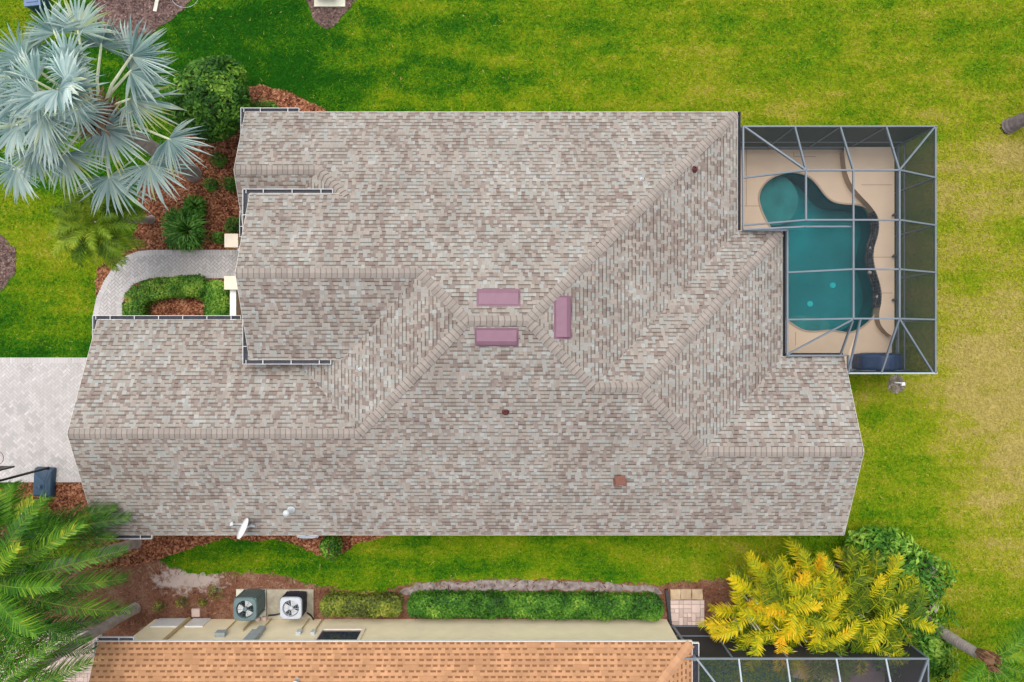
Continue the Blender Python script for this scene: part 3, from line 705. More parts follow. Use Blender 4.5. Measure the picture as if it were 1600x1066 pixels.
# the side wall seen from above: y of the wall face
YW = -10.36
def onwall(px, z):  # photo column at a height on that wall
    return (px - 800) * (H - z) / F
def wallbox(name, x0, x1, z0, z1, d, mat, extra=None):
    mb = MB(); mb.box(((x0 + x1) / 2, YW + d / 2, (z0 + z1) / 2), (x1 - x0, d, z1 - z0))
    if extra: extra(mb)
    return mb.build(name, mat, nh)
wf = MB(); zx0, zx1 = -6.75, -5.35
wf.box(((zx0 + zx1) / 2, YW + .03, 1.02), (zx1 - zx0 + .2, .08, .1)); wf.box(((zx0 + zx1) / 2, YW + .03, 2.08), (zx1 - zx0 + .2, .08, .1))
wf.box((zx0 - .05, YW + .03, 1.55), (.1, .078, .98)); wf.box((zx1 + .05, YW + .03, 1.55), (.1, .078, .98))
wn_ = wf.build('window', MAT['cream'], nh)
wg = MB(); wg.box(((zx0 + zx1) / 2, YW + .012, 1.55), (zx1 - zx0, .02, .96)); wg.build('pane', MAT['glass'], wn_)
wallbox('wall_panel', -13.1, -12.05, .05, .75, .05, MAT['white']); wallbox('wall_panel', -11.85, -11.2, .05, .75, .05, MAT['white'])
dsp = MB(); dsp.tube([(-11.98, YW + .06, .1), (-11.98, YW + .06, 2.5)], .06, 8); dsp.build('downspout', MAT['conduit'], nh)
wallbox('meter_box', -10.4, -10.05, 1.35, 1.62, .16, MAT['greybox'])
wallbox('breaker_box', -9.18, -8.80, 1.35, 2.25, .18, MAT['greybox'])
wallbox('breaker_box', -9.08, -8.84, .95, 1.3, .14, MAT['greybox'])
wallbox('disconnect_box', -7.62, -7.46, 1.15, 1.42, .1, MAT['lead']); wallbox('disconnect_box', -7.10, -6.96, 1.15, 1.42, .1, MAT['lead'])
for x, z0, z1 in ((-10.2, .1, 1.35), (-9.6, .1, 1.15), (-8.95, .05, .95), (-7.54, .1, 1.15), (-7.03, .1, 1.15)):
    mb = MB(); mb.tube([(x, YW + .04, z0), (x, YW + .04, z1)], .022 if x != -9.6 else .04, 6); mb.build('conduit', MAT['conduit'], nh)
mb = MB(); mb.box((-4.35, YW + .05, 2.28), (.5, .1, .08)); mb.build('wall_bracket', MAT['lead'], nh)
c = W(466, 1061, 2.95); mb = MB(); mb.lathe([(.14, -.02), (.09, .05), (.07, .3), (.1, .3), (.1, .36), (.001, .38)], c, 14); mb.build('vent_pipe', MAT['lead'], nroof, True)

# ------------------------------------------------------------------ pool, deck, screen enclosures
POOL_PX = smooth_line([(1225, 497), (1232, 504), (1245, 513), (1258, 518), (1275, 518.5), (1295, 516), (1312, 519), (1325, 521), (1340, 515), (1354, 505), (1365, 492), (1371, 478),
    (1374, 462), (1370, 442), (1362, 420), (1360, 402), (1363, 382), (1370, 360), (1368, 342), (1362, 332), (1350, 324), (1335, 320), (1315, 319.5), (1299, 316), (1287, 306), (1276, 290), (1263, 277),
    (1245, 270), (1225, 271), (1206, 277), (1191, 289), (1183, 306), (1186, 325), (1193, 341), (1200, 354), (1212, 368), (1214, 400), (1214, 470), (1225, 497)], 2)[:-1]
POOLP = gp(POOL_PX, .0)
deck = MB()
DECK_IN = [(7.5, 7.1), (14.0, 7.1), (14.0, -1.0), (10.7, -1.0), (10.7, -.8), (8.7, -.8), (8.7, 3.3), (7.5, 3.3)]
def with_hole(mb, outer, inner, z, mi=0):
    pts = [Vector((*p, 0)) for p in outer] + [Vector((*p, 0)) for p in inner]
    for t in tessellate_polygon([[Vector((*p, 0)) for p in outer], [Vector((*p, 0)) for p in inner]]):
        a, b, c = [pts[i] for i in t]
        q = [pts[i].copy() for i in t]
        if (b - a).cross(c - a).z < 0: q = q[::-1]
        for p in q: p.z = z
        mb.add(q, [(0, 1, 2)], mi)
with_hole(deck, DECK, POOLP, .10)
n = len(DECK)
for i in range(n):
    a, b = DECK[i], DECK[(i + 1) % n]; deck.add([(*a, 0), (*b, 0), (*b, .1), (*a, .1)], [(0, 1, 2, 3)])
def joint(mb, a, b, z):
    a, b = W(*a, z), W(*b, z); mb.beam(a, b, .022, .008, 1)
for a, b in (((1157, 322), (1186, 322)), ((1166, 232), (1166, 322)), ((1243, 540), (1243, 519)), ((1240, 245), (1240, 238)), ((1275, 245), (1240, 245))):
    joint(deck, a, b, .1)
tag(deck.build('pool_deck', [MAT['deck'], MAT['deckline']]), kind='structure')
# raised terrace east of the pool
RISE = smooth_line([(1319, 236), (1320, 250), (1323, 270), (1331, 290), (1346, 307), (1360, 321), (1370, 335), (1374, 350), (1372, 368), (1366, 385), (1364, 402), (1367, 420), (1374, 440), (1378, 460), (1376, 478), (1373, 494), (1376, 508), (1386, 520), (1393, 525)], 2)
RT = .46
rp = gp(RISE, .46); east = 14.0
poly = [(p[0], p[1]) for p in rp] + [(east, rp[-1][1]), (east, 7.1), (rp[0][0], 7.1)]
ter = MB(); ter.prism(poly, .1, RT, bottom=False, sides=False)
for i in range(len(rp) - 1):
    a, b = rp[i], rp[i + 1]; ter.add([(*a, -.1), (*b, -.1), (*b, RT), (*a, RT)], [(3, 2, 1, 0)], 2)
for (a, b) in (((1346, 289), (1394, 289)), ((1364, 402), (1394, 402)), ((1375, 458), (1394, 458))): joint(ter, a, b, RT)
ter.add([(*poly[len(rp)], .0), (*poly[len(rp)], RT), (rp[-1][0], rp[-1][1], RT), (rp[-1][0], rp[-1][1], 0)], [(0, 1, 2, 3)], 2)
tag(ter.build('raised_terrace', [MAT['deck'], MAT['deckline'], MAT['riser']]), kind='structure')

pool = thing('swimming_pool', (11.5, 2.5, 0), 'teal freeform swimming pool inside the screened enclosure beside the house', 'swimming pool')
bs = MB(); n = len(POOLP)
DEP = -1.15
for i in range(n):
    a, b = POOLP[i], POOLP[(i + 1) % n]; bs.add([(*a, .06), (*b, .06), (*b, DEP), (*a, DEP)], [(3, 2, 1, 0)])
bs.prism(POOLP, DEP - .02, DEP, bottom=False, sides=False)
bs.build('basin', MAT['plaster'], pool)
sh = MB()
def ell(px, py, a, b, z, ang=0, n=28):
    c = W(px, py, z); return [(c.x + math.cos(t) * a * math.cos(ang) - math.sin(t) * b * math.sin(ang), c.y + math.cos(t) * a * math.sin(ang) + math.sin(t) * b * math.cos(ang)) for t in [2 * PI * i / n for i in range(n)]]
def clip_in(poly):
    out = []
    for p in poly:
        if not pip(np.array([p[0]]), np.array([p[1]]), POOLP)[0]:
            best = None; P2 = Vector(p)
            for i in range(len(POOLP)):
                a, b = Vector(POOLP[i]), Vector(POOLP[(i + 1) % len(POOLP)]); t = max(0, min(1, (P2 - a).dot(b - a) / max(1e-9, (b - a).length_squared))); q = a.lerp(b, t)
                if best is None or (q - P2).length < best[0]: best = ((q - P2).length, q)
            p = tuple(best[1])
        if not out or (Vector(p) - Vector(out[-1])).length > .02: out.append(p)
    return out
sh.prism(clip_in(ell(1208, 312, .95, 1.0, -.45, .3)), DEP, -.45, bottom=False); sh.build('step', MAT['shelf'], pool); sh = MB()
sh.prism(clip_in(ell(1258, 508, 1.0, .36, -.3, -.05)), DEP, -.4, bottom=False)
sh.build('step', MAT['shelf'], pool)
wt = MB(); wt.prism(POOLP, -.01, .0, bottom=False, sides=False); wt.build('water', MAT['water'], pool)
cp = MB()
for i in range(n):
    a, b = Vector((*POOLP[i], .1)), Vector((*POOLP[(i + 1) % n], .1)); cp.beam(a, b, .06, .05)
cp.build('coping', MAT['coping'], pool)
for px, py in ((1265.5, 475), (1301, 446)):
    mb = MB(); mb.lathe([(.11, -.005), (.11, .03), (.001, .045)], W(px, py, DEP), 16); mb.build('drain_cover', MAT['drain'], pool)
tl = MB(); rr_ = random.Random(5)
i0 = min(range(len(RISE)), key=lambda i: abs(RISE[i][1] - 331)); i1 = min(range(len(RISE)), key=lambda i: abs(RISE[i][1] - 478))
line = [Vector((*gp([p], .46)[0], 0)) for p in RISE[i0:i1 + 1]]
acc = 0
for a, b in zip(line[:-1], line[1:]):
    d = b - a; L = d.length; k = max(1, round(L / .11)); d.normalize(); o_ = Vector((-d.y, d.x, 0))
    if o_.x > 0: o_ = -o_
    for j in range(k):
        for q in range(4):
            p = a + d * (L * (j + .5) / k) + o_ * (.015 + .02 * (3 - q)); tl.box((p.x, p.y, .06 + .12 * q), (L / k - .012, .03 + .02 * rr_.random(), .105), math.atan2(d.y, d.x), 0, rr_.random())
tl.build('tile_wall', MAT['tile'], pool)
for px, py in ((1368, 338), (1361, 388), (1359, 426), (1371, 464)):
    mb = MB(); c = W(px, py, .25); mb.lathe([(.001, .09), (.05, .07), (.075, 0), (.05, -.06), (.001, -.08)], c, 10); mb.build('spout', MAT['rock'], pool, True)

def enclosure(name, loc, label, group, outer, top, posts, z1, z2, extra_beams, walls, panels, mat_beam):
    e = thing(name, loc, label, 'screen enclosure', group)
    return e
Z1, Z2 = 2.75, 3.78
cage = thing('screen_enclosure', (11, 2.5, 0), 'large screened pool cage of slate grey beams attached to the brown roofed house', 'pool cage')
def B(nm, a, b, w_=.05, h_=.09, m='alu', par=None):
    mb = MB(); mb.beam(a, b, w_, h_); mb.build(nm, MAT[m], par or cage)
yN, yS = 7.15, -1.07
xW, xW2, xE = 7.70, 9.17, 14.1
xs = [9.36, 10.87, 12.40]
xe_in = 12.33; bents = [5.44, 3.854, 2.286, .714]
# eave beams
B('beam', (xW, yN, Z1), (xE + .05, yN, Z1)); B('beam', (xE, yN, Z1), (xE, yS, Z1)); B('beam', (xE + .05, yS, Z1), (11.2, yS, Z1), m='alulight'); B('beam', (xW, yN, Z1), (xW, 3.69, Z1))
B('beam', (xW, 3.69, Z1), (xW2, 3.69, Z1)); B('beam', (xW2, 3.69, Z1), (xW2, -.48, Z1)); B('beam', (xW2, -.48, Z1), (11.2, -.48, Z1)); B('beam', (11.2, -.48, Z1), (11.2, yS, Z1))
# flat top ring and purlins
B('beam', (xs[0], 5.44, Z2), (xe_in, 5.44, Z2)); B('beam', (xe_in, 5.44, Z2), (xe_in, .714, Z2)); B('beam', (xs[0], 5.44, Z2), (xs[0], 3.854, Z2), .05, .06); B('beam', (xs[1], 5.44, Z2), (xs[1], .714, Z2), .05, .06)
for i, yb in enumerate(bents):
    wx = xW if yb > 3.7 else xW2
    lx = xs[0] if yb > 3.7 else xs[1]
    B('rafter', (wx, yb, Z1), (lx, yb, Z2)); 
    if i: B('beam', (lx, yb, Z2), (xe_in, yb, Z2))
    B('rafter', (xe_in, yb, Z2), (xE, yb, Z1))
for x in xs: B('rafter', (x + .06, yN, Z1), (min(x, xe_in), 5.44, Z2), .05, .07)
B('rafter', (xW + .02, yN, Z1), (xs[0], 5.44, Z2)); B('rafter', (xE, yN, Z1), (xe_in, 5.44, Z2), .05, .07)
B('beam', (xW, 3.70, Z1 + .08), (xs[0], 3.66, Z2 - .1), .05, .08); B('beam', (xs[0], 3.66, Z2 - .1), (xs[1], 3.66, Z2 - .1), .05, .08)
B('rafter', (xW2, -.45, Z1), (xs[1], .70, Z2), .05, .07); B('rafter', (10.95, -.45, Z1), (xs[1] + .02, .65, Z2 - .08), .05, .07)
B('rafter', (11.2, yS, Z1), (11.1, .714, Z2), .05, .07); B('rafter', (12.3, yS, Z1), (xe_in, .714, Z2), .05, .07); B('rafter', (xE - .08, yS + .02, Z1), (xe_in, .714, Z2), .05, .07)
# posts and rails of the walls
for x in (xW + .03, 9.42, 10.93, 12.46): B('post', (x, yN, .1), (x, yN, Z1), .06, .06)
B('post', (xE, yN, .1), (xE, yN, Z1), .08, .08)
for y in bents + [yS]: B('post', (xE, y, .1), (xE, y, Z1), .06, .06)
B('post', (12.3, yS, .1), (12.3, yS, Z1), .06, .06); B('post', (11.25, yS, .1), (11.25, yS, Z1), .06, .06)
B('rail', (xW, yN, .95), (xE, yN, .95), .05, .05); B('rail', (xE, yN, .95), (xE, yS, .95), .05, .05); B('rail', (11.25, yS, .95), (xE, yS, .95), .05, .05)
B('kick_plate', (xW, yN - .02, .22), (xE, yN - .02, .22), .05, .24); B('kick_plate', (xE - .02, yN, .52), (xE - .02, yS, .52), .05, .16); B('kick_plate', (11.25, yS + .02, .22), (xE, yS + .02, .22), .05, .24)
for y in (4.6, 3.1, 1.5, .1):
    mb = MB(); mb.lathe([(.03, 0), (.03, .12), (.06, .13), (.06, .18), (.001, .2)], (13.93, y, RT), 10); mb.build('deck_light', MAT['bronze'], cage)
def SP(*pts, par=None, mat='screen'):
    mb = MB(); mb.add([Vector(p) for p in pts], [tuple(range(len(pts)))]); mb.build('screen_panel', MAT[mat], par or cage)
SP((xW, yN, .1), (xE, yN, .1), (xE, yN, Z1), (xW, yN, Z1), mat='wscreen'); SP((xE, yS, .1), (xE, yN, .1), (xE, yN, Z1), (xE, yS, Z1), mat='wscreen'); SP((11.2, yS, .1), (xE, yS, .1), (xE, yS, Z1), (11.2, yS, Z1), mat='wscreen')
SP((xW, yN, Z1), (xs[0], 5.44, Z2), (xe_in, 5.44, Z2), (xE, yN, Z1)); SP((xE, yN, Z1), (xe_in, 5.44, Z2), (xe_in, .714, Z2), (xE, yS, Z1)); SP((xE, yS, Z1), (xe_in, .714, Z2), (11.1, .714, Z2), (11.2, yS, Z1))
SP((xW, yN, Z1), (xW, 5.44, Z1), (xs[0], 5.44, Z2)); SP((xW, 5.44, Z1), (xW, 3.69, Z1), (xs[0], 3.69, Z2), (xs[0], 5.44, Z2))
SP((xs[0], 5.44, Z2), (xs[0], 3.69, Z2), (xs[1], 3.69, Z2), (xs[1], 5.44, Z2)); SP((xs[1], 5.44, Z2), (xs[1], .714, Z2), (xe_in, .714, Z2), (xe_in, 5.44, Z2))
SP((xW2, 3.69, Z1), (xW2, .714, Z1), (xs[1], .714, Z2), (xs[1], 3.69, Z2)); SP((xW2, .714, Z1), (xW2, -.48, Z1), (xs[1], .714, Z2)); SP((xW2, -.48, Z1), (11.2, -.48, Z1), (11.1, .714, Z2), (xs[1], .714, Z2))

# covered grill
gr = thing('covered_grill', W(1362, 566, .1), 'long barbecue grill under a navy vinyl cover in the corner of the pool cage', 'grill')
bm = bmesh.new(); bmesh.ops.create_cube(bm, size=1); bmesh.ops.subdivide_edges(bm, edges=bm.edges[:], cuts=7, use_grid_fill=True)
c0 = W(1364, 565, .1)
for vtx in bm.verts:
    x, y, z = vtx.co * 2
    k = (1 - .22 * abs(x) ** 2.5) ; r2 = math.hypot(x, y)
    yy = y * .33 * (1 - .25 * max(0, abs(x) - .45)); top = .98 - .30 * max(0, abs(x) - .42) * 1.6 + (.14 if abs(x - .05) < .42 else 0)
    zz = (z + 1) / 2 * top
    sx = 1 - .10 * ((z + 1) / 2) ** 3
    if z > .8: yy *= .8
    wob = .018 * math.sin(x * 17 + z * 3) + .014 * math.sin(y * 23 + z * 9 + x * 5)
    vtx.co = Vector((x * .80 * sx + wob * .5, yy + wob, max(0, zz + wob * (1 if z > -.9 else 0))))
me = bpy.data.meshes.new('cover'); bm.to_mesh(me); bm.free()
me.materials.append(MAT['navycloth']); me.polygons.foreach_set('use_smooth', [True] * len(me.polygons))
co = bpy.data.objects.new('cover', me); COL.objects.link(co); co.parent = gr; co.location = c0 - gr.location
md = co.modifiers.new('sub', 'SUBSURF'); md.levels = 1; md.render_levels = 1
mb = MB(); mb.box(c0 + Vector((.12, .22, 1.02)), (.2, .05, .012), -.05); mb.build('cover_tag', MAT['lead'], gr)
for sx in (-.5, .5):
    mb = MB(); mb.tube([c0 + Vector((sx, -.12, .08)), c0 + Vector((sx, .12, .08))], .08, 12); mb.build('wheel', MAT['black'], gr)

# white standpipe in a round dirt patch
sheet('dirt_patch', ell(1400, 600, .34, .33, 0), .02, MAT['dirt'], 260, .02)
sp_ = thing('standpipe', W(1402, 601, 0), 'white bent standpipe in the round dirt patch by the pool cage', 'pipe')
mb = MB(); mb.tube([W(1398, 598, 0), W(1398, 598, .16), W(1402, 598, .2), W(1408, 598.5, .2)], .022, 8); mb.build('pipe', MAT['white'], sp_, True)
mb = MB(); mb.box(W(1410, 600, .17), (.13, .12, .14), .1); mb.build('valve', MAT['white'], sp_)

# neighbour's enclosure
npool = thing('swimming_pool', W(1250, 1060, 0), 'dark teal pool seen through the screens at the bottom edge', 'swimming pool')
NPD = gp([(1040, 985), (1446, 985), (1446, 1180), (1040, 1180)])
pp2 = gp(smooth_poly([(1020, 1020), (1100, 1005), (1190, 1000), (1215, 1030), (1240, 1052), (1285, 1050), (1300, 1080), (1290, 1150), (1020, 1150)], 2))
pp2 = [p for p in pp2]
NPD_IN = gp([(1044, 990), (1442, 990), (1442, 1170), (1044, 1170)])
dk = MB(); with_hole(dk, NPD, [p for p in pp2], .06); tag(dk.build('pool_deck', plain('dusky_deck', (.20, .145, .15), .9, .2, 3)), kind='structure')
mb = MB()
for i in range(len(pp2)):
    a, b = pp2[i], pp2[(i + 1) % len(pp2)]; mb.add([(*a, .05), (*b, .05), (*b, -1), (*a, -1)], [(3, 2, 1, 0)])
mb.prism(pp2, -1.05, -1, bottom=False, sides=False); mb.build('basin', MAT['plaster'], npool)
mb = MB(); mb.prism(pp2, -.05, -.02, bottom=False, sides=False); mb.build('water', MAT['water'], npool)
mb = MB()
for i in range(len(pp2)): mb.beam((*pp2[i], .09), (*pp2[(i + 1) % len(pp2)], .09), .38, .05)
mb.build('coping', MAT['coping'], npool)
ncage = thing('screen_enclosure', W(1250, 1040, 0), 'dark screened pool cage at the bottom edge beside the orange roof', 'pool cage')
yn = -10.58; xl, xr = 6.35, 13.86; zt = 2.75; zu = 3.5; yi = -12.3
nBeam = lambda nm, a, b, w_=.05, h_=.07, m='alu': B(nm, a, b, w_, h_, m, ncage)
nBeam('beam', (xl - .6, yn, zt), (xr, yn, zt)); nBeam('beam', (xr, yn, zt), (xr, -16, zt)); nBeam('beam', (xl + 1.2, yi, zu), (xr - 1.2, yi, zu)); nBeam('rail', (5.8, yn, 1.0), (xr, yn, 1.0), .05, .05); nBeam('kick_plate', (5.8, yn, .1), (xr, yn, .1), .05, .16)
nBeam('rafter', (xr, yn, zt), (xr - 1.2, yi, zu), .06, .08)
nBeam('rafter', (xl - .2, yn, zt), (xl + 1.2, yi, zu), .06, .08)
for x in (5.82, 7.35, 9.2, 11.0, 12.6, xr): nBeam('post', (x, yn, .05), (x, yn, zt), .06, .06)
nBeam('post', (5.95, yn - .02, .05), (6.1, yn - .02, zt), .13, .1, 'alu')
for x in (7.55, 9.15, 10.8, 12.45): nBeam('rafter', (x, yn, zt), (x, yi, zu), .05, .07, 'alulight')
for pts in (((5.75, yn, .05), (xr, yn, .05), (xr, yn, zt), (5.75, yn, zt)), ((xr, yn, .05), (xr, -16, .05), (xr, -16, zt), (xr, yn, zt)), ((xl - .2, yn, zt), (xr, yn, zt), (xr - 1.2, yi, zu), (xl + 1.2, yi, zu)),
            ((xl + 1.2, yi, zu), (xr - 1.2, yi, zu), (xr - 1.2, -16, zu), (xl + 1.2, -16, zu)), ((xr, yn, zt), (xr, -16, zt), (xr - 1.2, -16, zu), (xr - 1.2, yi, zu)), ((xl - .2, yn, zt), (xl + 1.2, yi, zu), (xl + 1.2, -16, zu), (xl - .2, -16, zt))): SP(*pts, par=ncage, mat='dscreen')

# the lawn sheet, open over the two pool basins
g = MB(); _o = [(-400, -400), (400, -400), (400, 400), (-400, 400)]; _h = [_o, DECK_IN, NPD_IN]
_pts = [Vector((*p, 0)) for q in _h for p in q]
for t in tessellate_polygon([[Vector((*p, 0)) for p in q] for q in _h]):
    q = [_pts[i] for i in t]
    if (q[1] - q[0]).cross(q[2] - q[0]).z < 0: q = q[::-1]
    g.add(q, [(0, 1, 2)])
tag(g.build('lawn', MAT['lawn']), kind='structure')

# ------------------------------------------------------------------ entry pillars, low wall
for (px, py, lab) in ((361.5, 376, 'cream capped pillar at the mulch bed side of the front walk'), (361, 442, 'cream capped pillar joined to the white low wall at the front walk')):
    c = W(px, py, 1.2); t = thing('pillar', (c.x, c.y, 0), lab, 'pillar', 'pillars at the front walk')
    mb = MB(); mb.box((c.x, c.y, .57), (.34, .34, 1.14)); mb.box((c.x, c.y, .08), (.4, .4, .16)); mb.build('shaft', MAT['stucco2'], t)
    mb = MB(); mb.box((c.x, c.y, 1.12), (.42, .42, .06)); mb.box((c.x, c.y, 1.18), (.48, .48, .07)); mb.build('cap', MAT['cream'], t)
a = W(364, 453, .95); b = W(364, 503, .95); lw = thing('low_wall', (a.x, a.y, 0), 'white topped low garden wall between pillar and garage', 'wall')
mb = MB(); mb.box((a.x, (a.y + b.y) / 2, .45), (.16, a.y - b.y, .9)); mb.build('wall', MAT['stucco2'], lw)
mb = MB(); mb.box((a.x, (a.y + b.y) / 2, .925), (.22, a.y - b.y, .05)); mb.build('coping', MAT['white'], lw)
a = W(374, 388, .95)
mb = MB(); mb.box((a.x + .25, a.y, .45), (.6, .16, .9)); mb.box((a.x + .25, a.y, .925), (.62, .2, .05))
tag(mb.build('low_wall', MAT['white']), 'short white garden wall running from the pillar beside the mulch bed to the house', 'wall')

# ------------------------------------------------------------------ air conditioners
def sq(r, n=28, p=5.0):
    out = []
    for i in range(n):
        t = 2 * PI * i / n; c, s2 = math.cos(t), math.sin(t); k = (abs(c) ** p + abs(s2) ** p) ** (-1 / p); out.append((r * k * c, r * k * s2))
    return out
def ac(loc, size, hgt, mb_, mt_, label, group, ribs=True, rz=0, blades=3, wires=10, p=4.5):
    t = thing('air_conditioner', loc, label, 'air conditioner', group); r = size / 2; L = Vector(loc)
    body = MB(); n = 56; base = sq(r * .97, n, p)
    P = []; zz = (.03, hgt - .08)
    for z in zz:
        for i, (x, y) in enumerate(base):
            k = .965 if (ribs and i % 2) else 1.0; P.append(L + Vector((x * k, y * k, z)))
    body.add(P, [(i, (i + 1) % n, (i + 1) % n + n, i + n) for i in range(n)])
    for z in (.03, hgt * .35, hgt * .65): 
        Q = [L + Vector((x * 1.005, y * 1.005, z + dz)) for dz in (0, .035) for x, y in base]; body.add(Q, [(i, (i + 1) % n, (i + 1) % n + n, i + n) for i in range(n)])
    for sx in (-1, 1):
        for sy in (-1, 1): body.box(L + Vector((sx * r * .86, sy * r * .86, hgt / 2)), (.07, .07, hgt - .1), PI / 4)
    body.prism([(L.x + x * .96, L.y + y * .96) for x, y in base], L.z + .0, L.z + .05)
    body.build('cabinet', mb_, t)
    tp = MB(); n = 40; oc = sq(r, n, p); hole = r * .76
    rings = [[(x, y, hgt - .10) for x, y in oc], [(x * 1.03, y * 1.03, hgt - .05) for x, y in oc], [(x * .97, y * .97, hgt) for x, y in oc],
             [(hole * math.cos(2 * PI * i / n), hole * math.sin(2 * PI * i / n), hgt + .005) for i in range(n)], [(hole * math.cos(2 * PI * i / n), hole * math.sin(2 * PI * i / n), hgt - .14) for i in range(n)]]
    P = [L + Vector(q) for rg in rings for q in rg]
    tp.add(P, [(k * n + i, k * n + (i + 1) % n, (k + 1) * n + (i + 1) % n, (k + 1) * n + i) for k in range(4) for i in range(n)])
    tp.build('top_panel', mt_, t)
    wl = MB(); wl.prism([(L.x + hole * math.cos(2 * PI * i / 24), L.y + hole * math.sin(2 * PI * i / 24)) for i in range(24)], L.z + hgt - .42, L.z + hgt - .40); wl.build('coil_well', MAT['black'], t)
    fn = MB()
    for k in range(blades):
        a0 = 2 * PI * k / blades + .5; P = []
        for i in range(7):
            a = a0 + i / 6 * (1.15 if blades == 3 else .8); tz = hgt - .12 + .05 * (i / 6)
            P += [L + Vector((.16 * r * math.cos(a), .16 * r * math.sin(a), tz)), L + Vector((.70 * r * math.cos(a), .70 * r * math.sin(a), tz))]
        fn.add(P, [(2 * i, 2 * i + 1, 2 * i + 3, 2 * i + 2) for i in range(6)])
    fn.build('fan', MAT['fanblade'], t)
    hb = MB(); hb.lathe([(.19 * r, hgt - .1), (.19 * r, hgt - .02), (.12 * r, hgt + .0), (.001, hgt + .005)], L, 16); hb.build('hub', mt_, t)
    gw = MB()
    for k in range(wires):
        a = 2 * PI * k / wires; gw.tube([L + Vector((.18 * r * math.cos(a), .18 * r * math.sin(a), hgt + .005)), L + Vector((hole * math.cos(a), hole * math.sin(a), hgt + .008))], .006, 4)
    for q in (.35, .5, .65):
        gw.tube([L + Vector((q * r * math.cos(2 * PI * i / 24), q * r * math.sin(2 * PI * i / 24), hgt + .007)) for i in range(25)], .004, 4)
    gw.build('grille', mt_, t)
    return t
pad = MB()
for (x0, x1, m_) in ((370, 417, 1), (418, 491, 0)):
    a = W(x0, 920, 0); b = W(x1, 967, 0); pad.box(((a.x + b.x) / 2, (a.y + b.y) / 2, .03), (b.x - a.x - .01, a.y - b.y, .09), 0, m_)
tag(pad.build('concrete_pad', [MAT['concrete'], MAT['concrete2']]), 'stained concrete pad carrying two air conditioners by the cream wall', 'slab')
c = W(382.5, 952.5, 1.05); ac((c.x, c.y, .075), .83, .98, MAT['acgreen'], MAT['acgreen'], 'larger grey green air conditioner with ribbed sides on the concrete pad', 'air conditioners', blades=3, wires=6)
c = W(454, 951, .82); ac((c.x, c.y, .075), .78, .74, MAT['acdark'], MAT['aclight'], 'navy air conditioner with a pale grey top on the concrete pad', 'air conditioners', wires=10, p=6)
c = W(480, 824, .85); ac((c.x, c.y, .02), .82, .83, MAT['aclight'], MAT['aclight'], 'pale grey air conditioner half hidden under the eave beside a small green shrub', 'air conditioners')
c = W(516, -8, .8)
pad = MB(); a = W(516, -9, .0); pad.box((a.x, a.y, .04), (1.15, 1.0, .1)); tag(pad.build('concrete_pad', MAT['concrete2']), 'pale square concrete pad in dark mulch at the top edge', 'slab')
ac((a.x - .1, a.y + .16, .09), .8, .8, MAT['acgreen'], MAT['acdark'], 'dark air conditioner cut off by the top edge on a pale pad', 'air conditioners')
for px, py, lab in ((404, 967, 'reddish brick on edge beside the grey green air conditioner'), (414, 966, 'reddish brick on edge between the two air conditioners')):
    mb = MB(); c = W(px, py, .1); mb.box((c.x, c.y, .13), (.17, .15, .11), R.uniform(-.1, .1)); mb.box((c.x, c.y, .195), (.13, .11, .02), 0); tag(mb.build('brick', MAT['paver2']), lab, 'brick', 'bricks by the air conditioners')
mb = MB(); c = W(307, 956.5, 0); mb.box((c.x, c.y, .04), (.3, .3, .07), .02); mb.box((c.x, c.y, .078), (.26, .26, .012), .02); tag(mb.build('stepping_stone', MAT['paver2']), 'single square pink stepping stone on bare soil by the cream wall', 'paving stone')
mb = MB(); mb.tube([W(419, 962, .12), W(430, 961, .14), W(442, 958, .12)], .03, 6); tag(mb.build('refrigerant_pipe', MAT['black']), 'black insulated pipe lying between the two air conditioners', 'pipe')
mb = MB(); mb.tube([W(480, 958, .12), W(486, 962, .3), W(490, 968, .5)], .03, 6); tag(mb.build('refrigerant_pipe', MAT['black']), 'black insulated pipe rising to the cream wall right of the pale topped air conditioner', 'pipe')

# ------------------------------------------------------------------ step pad, edging
ed = MB(); ed.beam(W(1041, 921, .08), W(1048, 982, .08), .10, .18); ed.beam(W(1036, 985, .08), W(1052, 985, .08), .09, .17); tag(ed.build('edging_board', MAT['bronze']), 'dark edging board between the long hedge and the small paved pad', 'edging')
for i, (x0, x1) in enumerate(((1047, 1062.5), (1063.5, 1079.5), (1080.5, 1097))):
    a = W(x0, 920, .0); b = W(x1, 936, .0); mb = MB()
    cx, cy = (a.x + b.x) / 2, (a.y + b.y) / 2
    pl = rough_poly([(a.x, b.y), (b.x, b.y), (b.x, a.y), (a.x, a.y)], .1, .012); mb.prism(pl, 0, .07, tint=R.random())
    tag(mb.build('flagstone', MAT['flag']), ['brown flagstone above the paver pad, the one beside the edging board', 'brown flagstone above the paver pad, the middle of three', 'brown flagstone above the paver pad, the one touching the yellow palm'][i], 'flagstone', 'flagstones above the paver pad')
pv = MB(); a = W(1047, 937, 0); b = W(1100, 977, 0); pv.box(((a.x + b.x) / 2, (a.y + b.y) / 2, .02), (b.x - a.x, a.y - b.y, .05), 0, 1)
yy = a.y
cell = (b.x - a.x) / 8; rows = int((a.y - b.y) / cell); used = set(); rr_ = random.Random(3)
for j in range(rows):
    for i in range(8):
        if (i, j) in used: continue
        w2 = 2 if rr_.random() < .4 and i < 7 and (i + 1, j) not in used else 1; h2 = 2 if rr_.random() < .4 and j < rows - 1 else 1
        for q in range(w2):
            for s2 in range(h2): used.add((i + q, j + s2))
        pv.box((a.x + (i + w2 / 2) * cell, a.y - (j + h2 / 2) * cell, .045), (cell * w2 - .02, cell * h2 - .02, .05), 0, 0, rr_.random())
tag(pv.build('paver_pad', [MAT['paver2'], MAT['paver_gap']]), kind='structure')

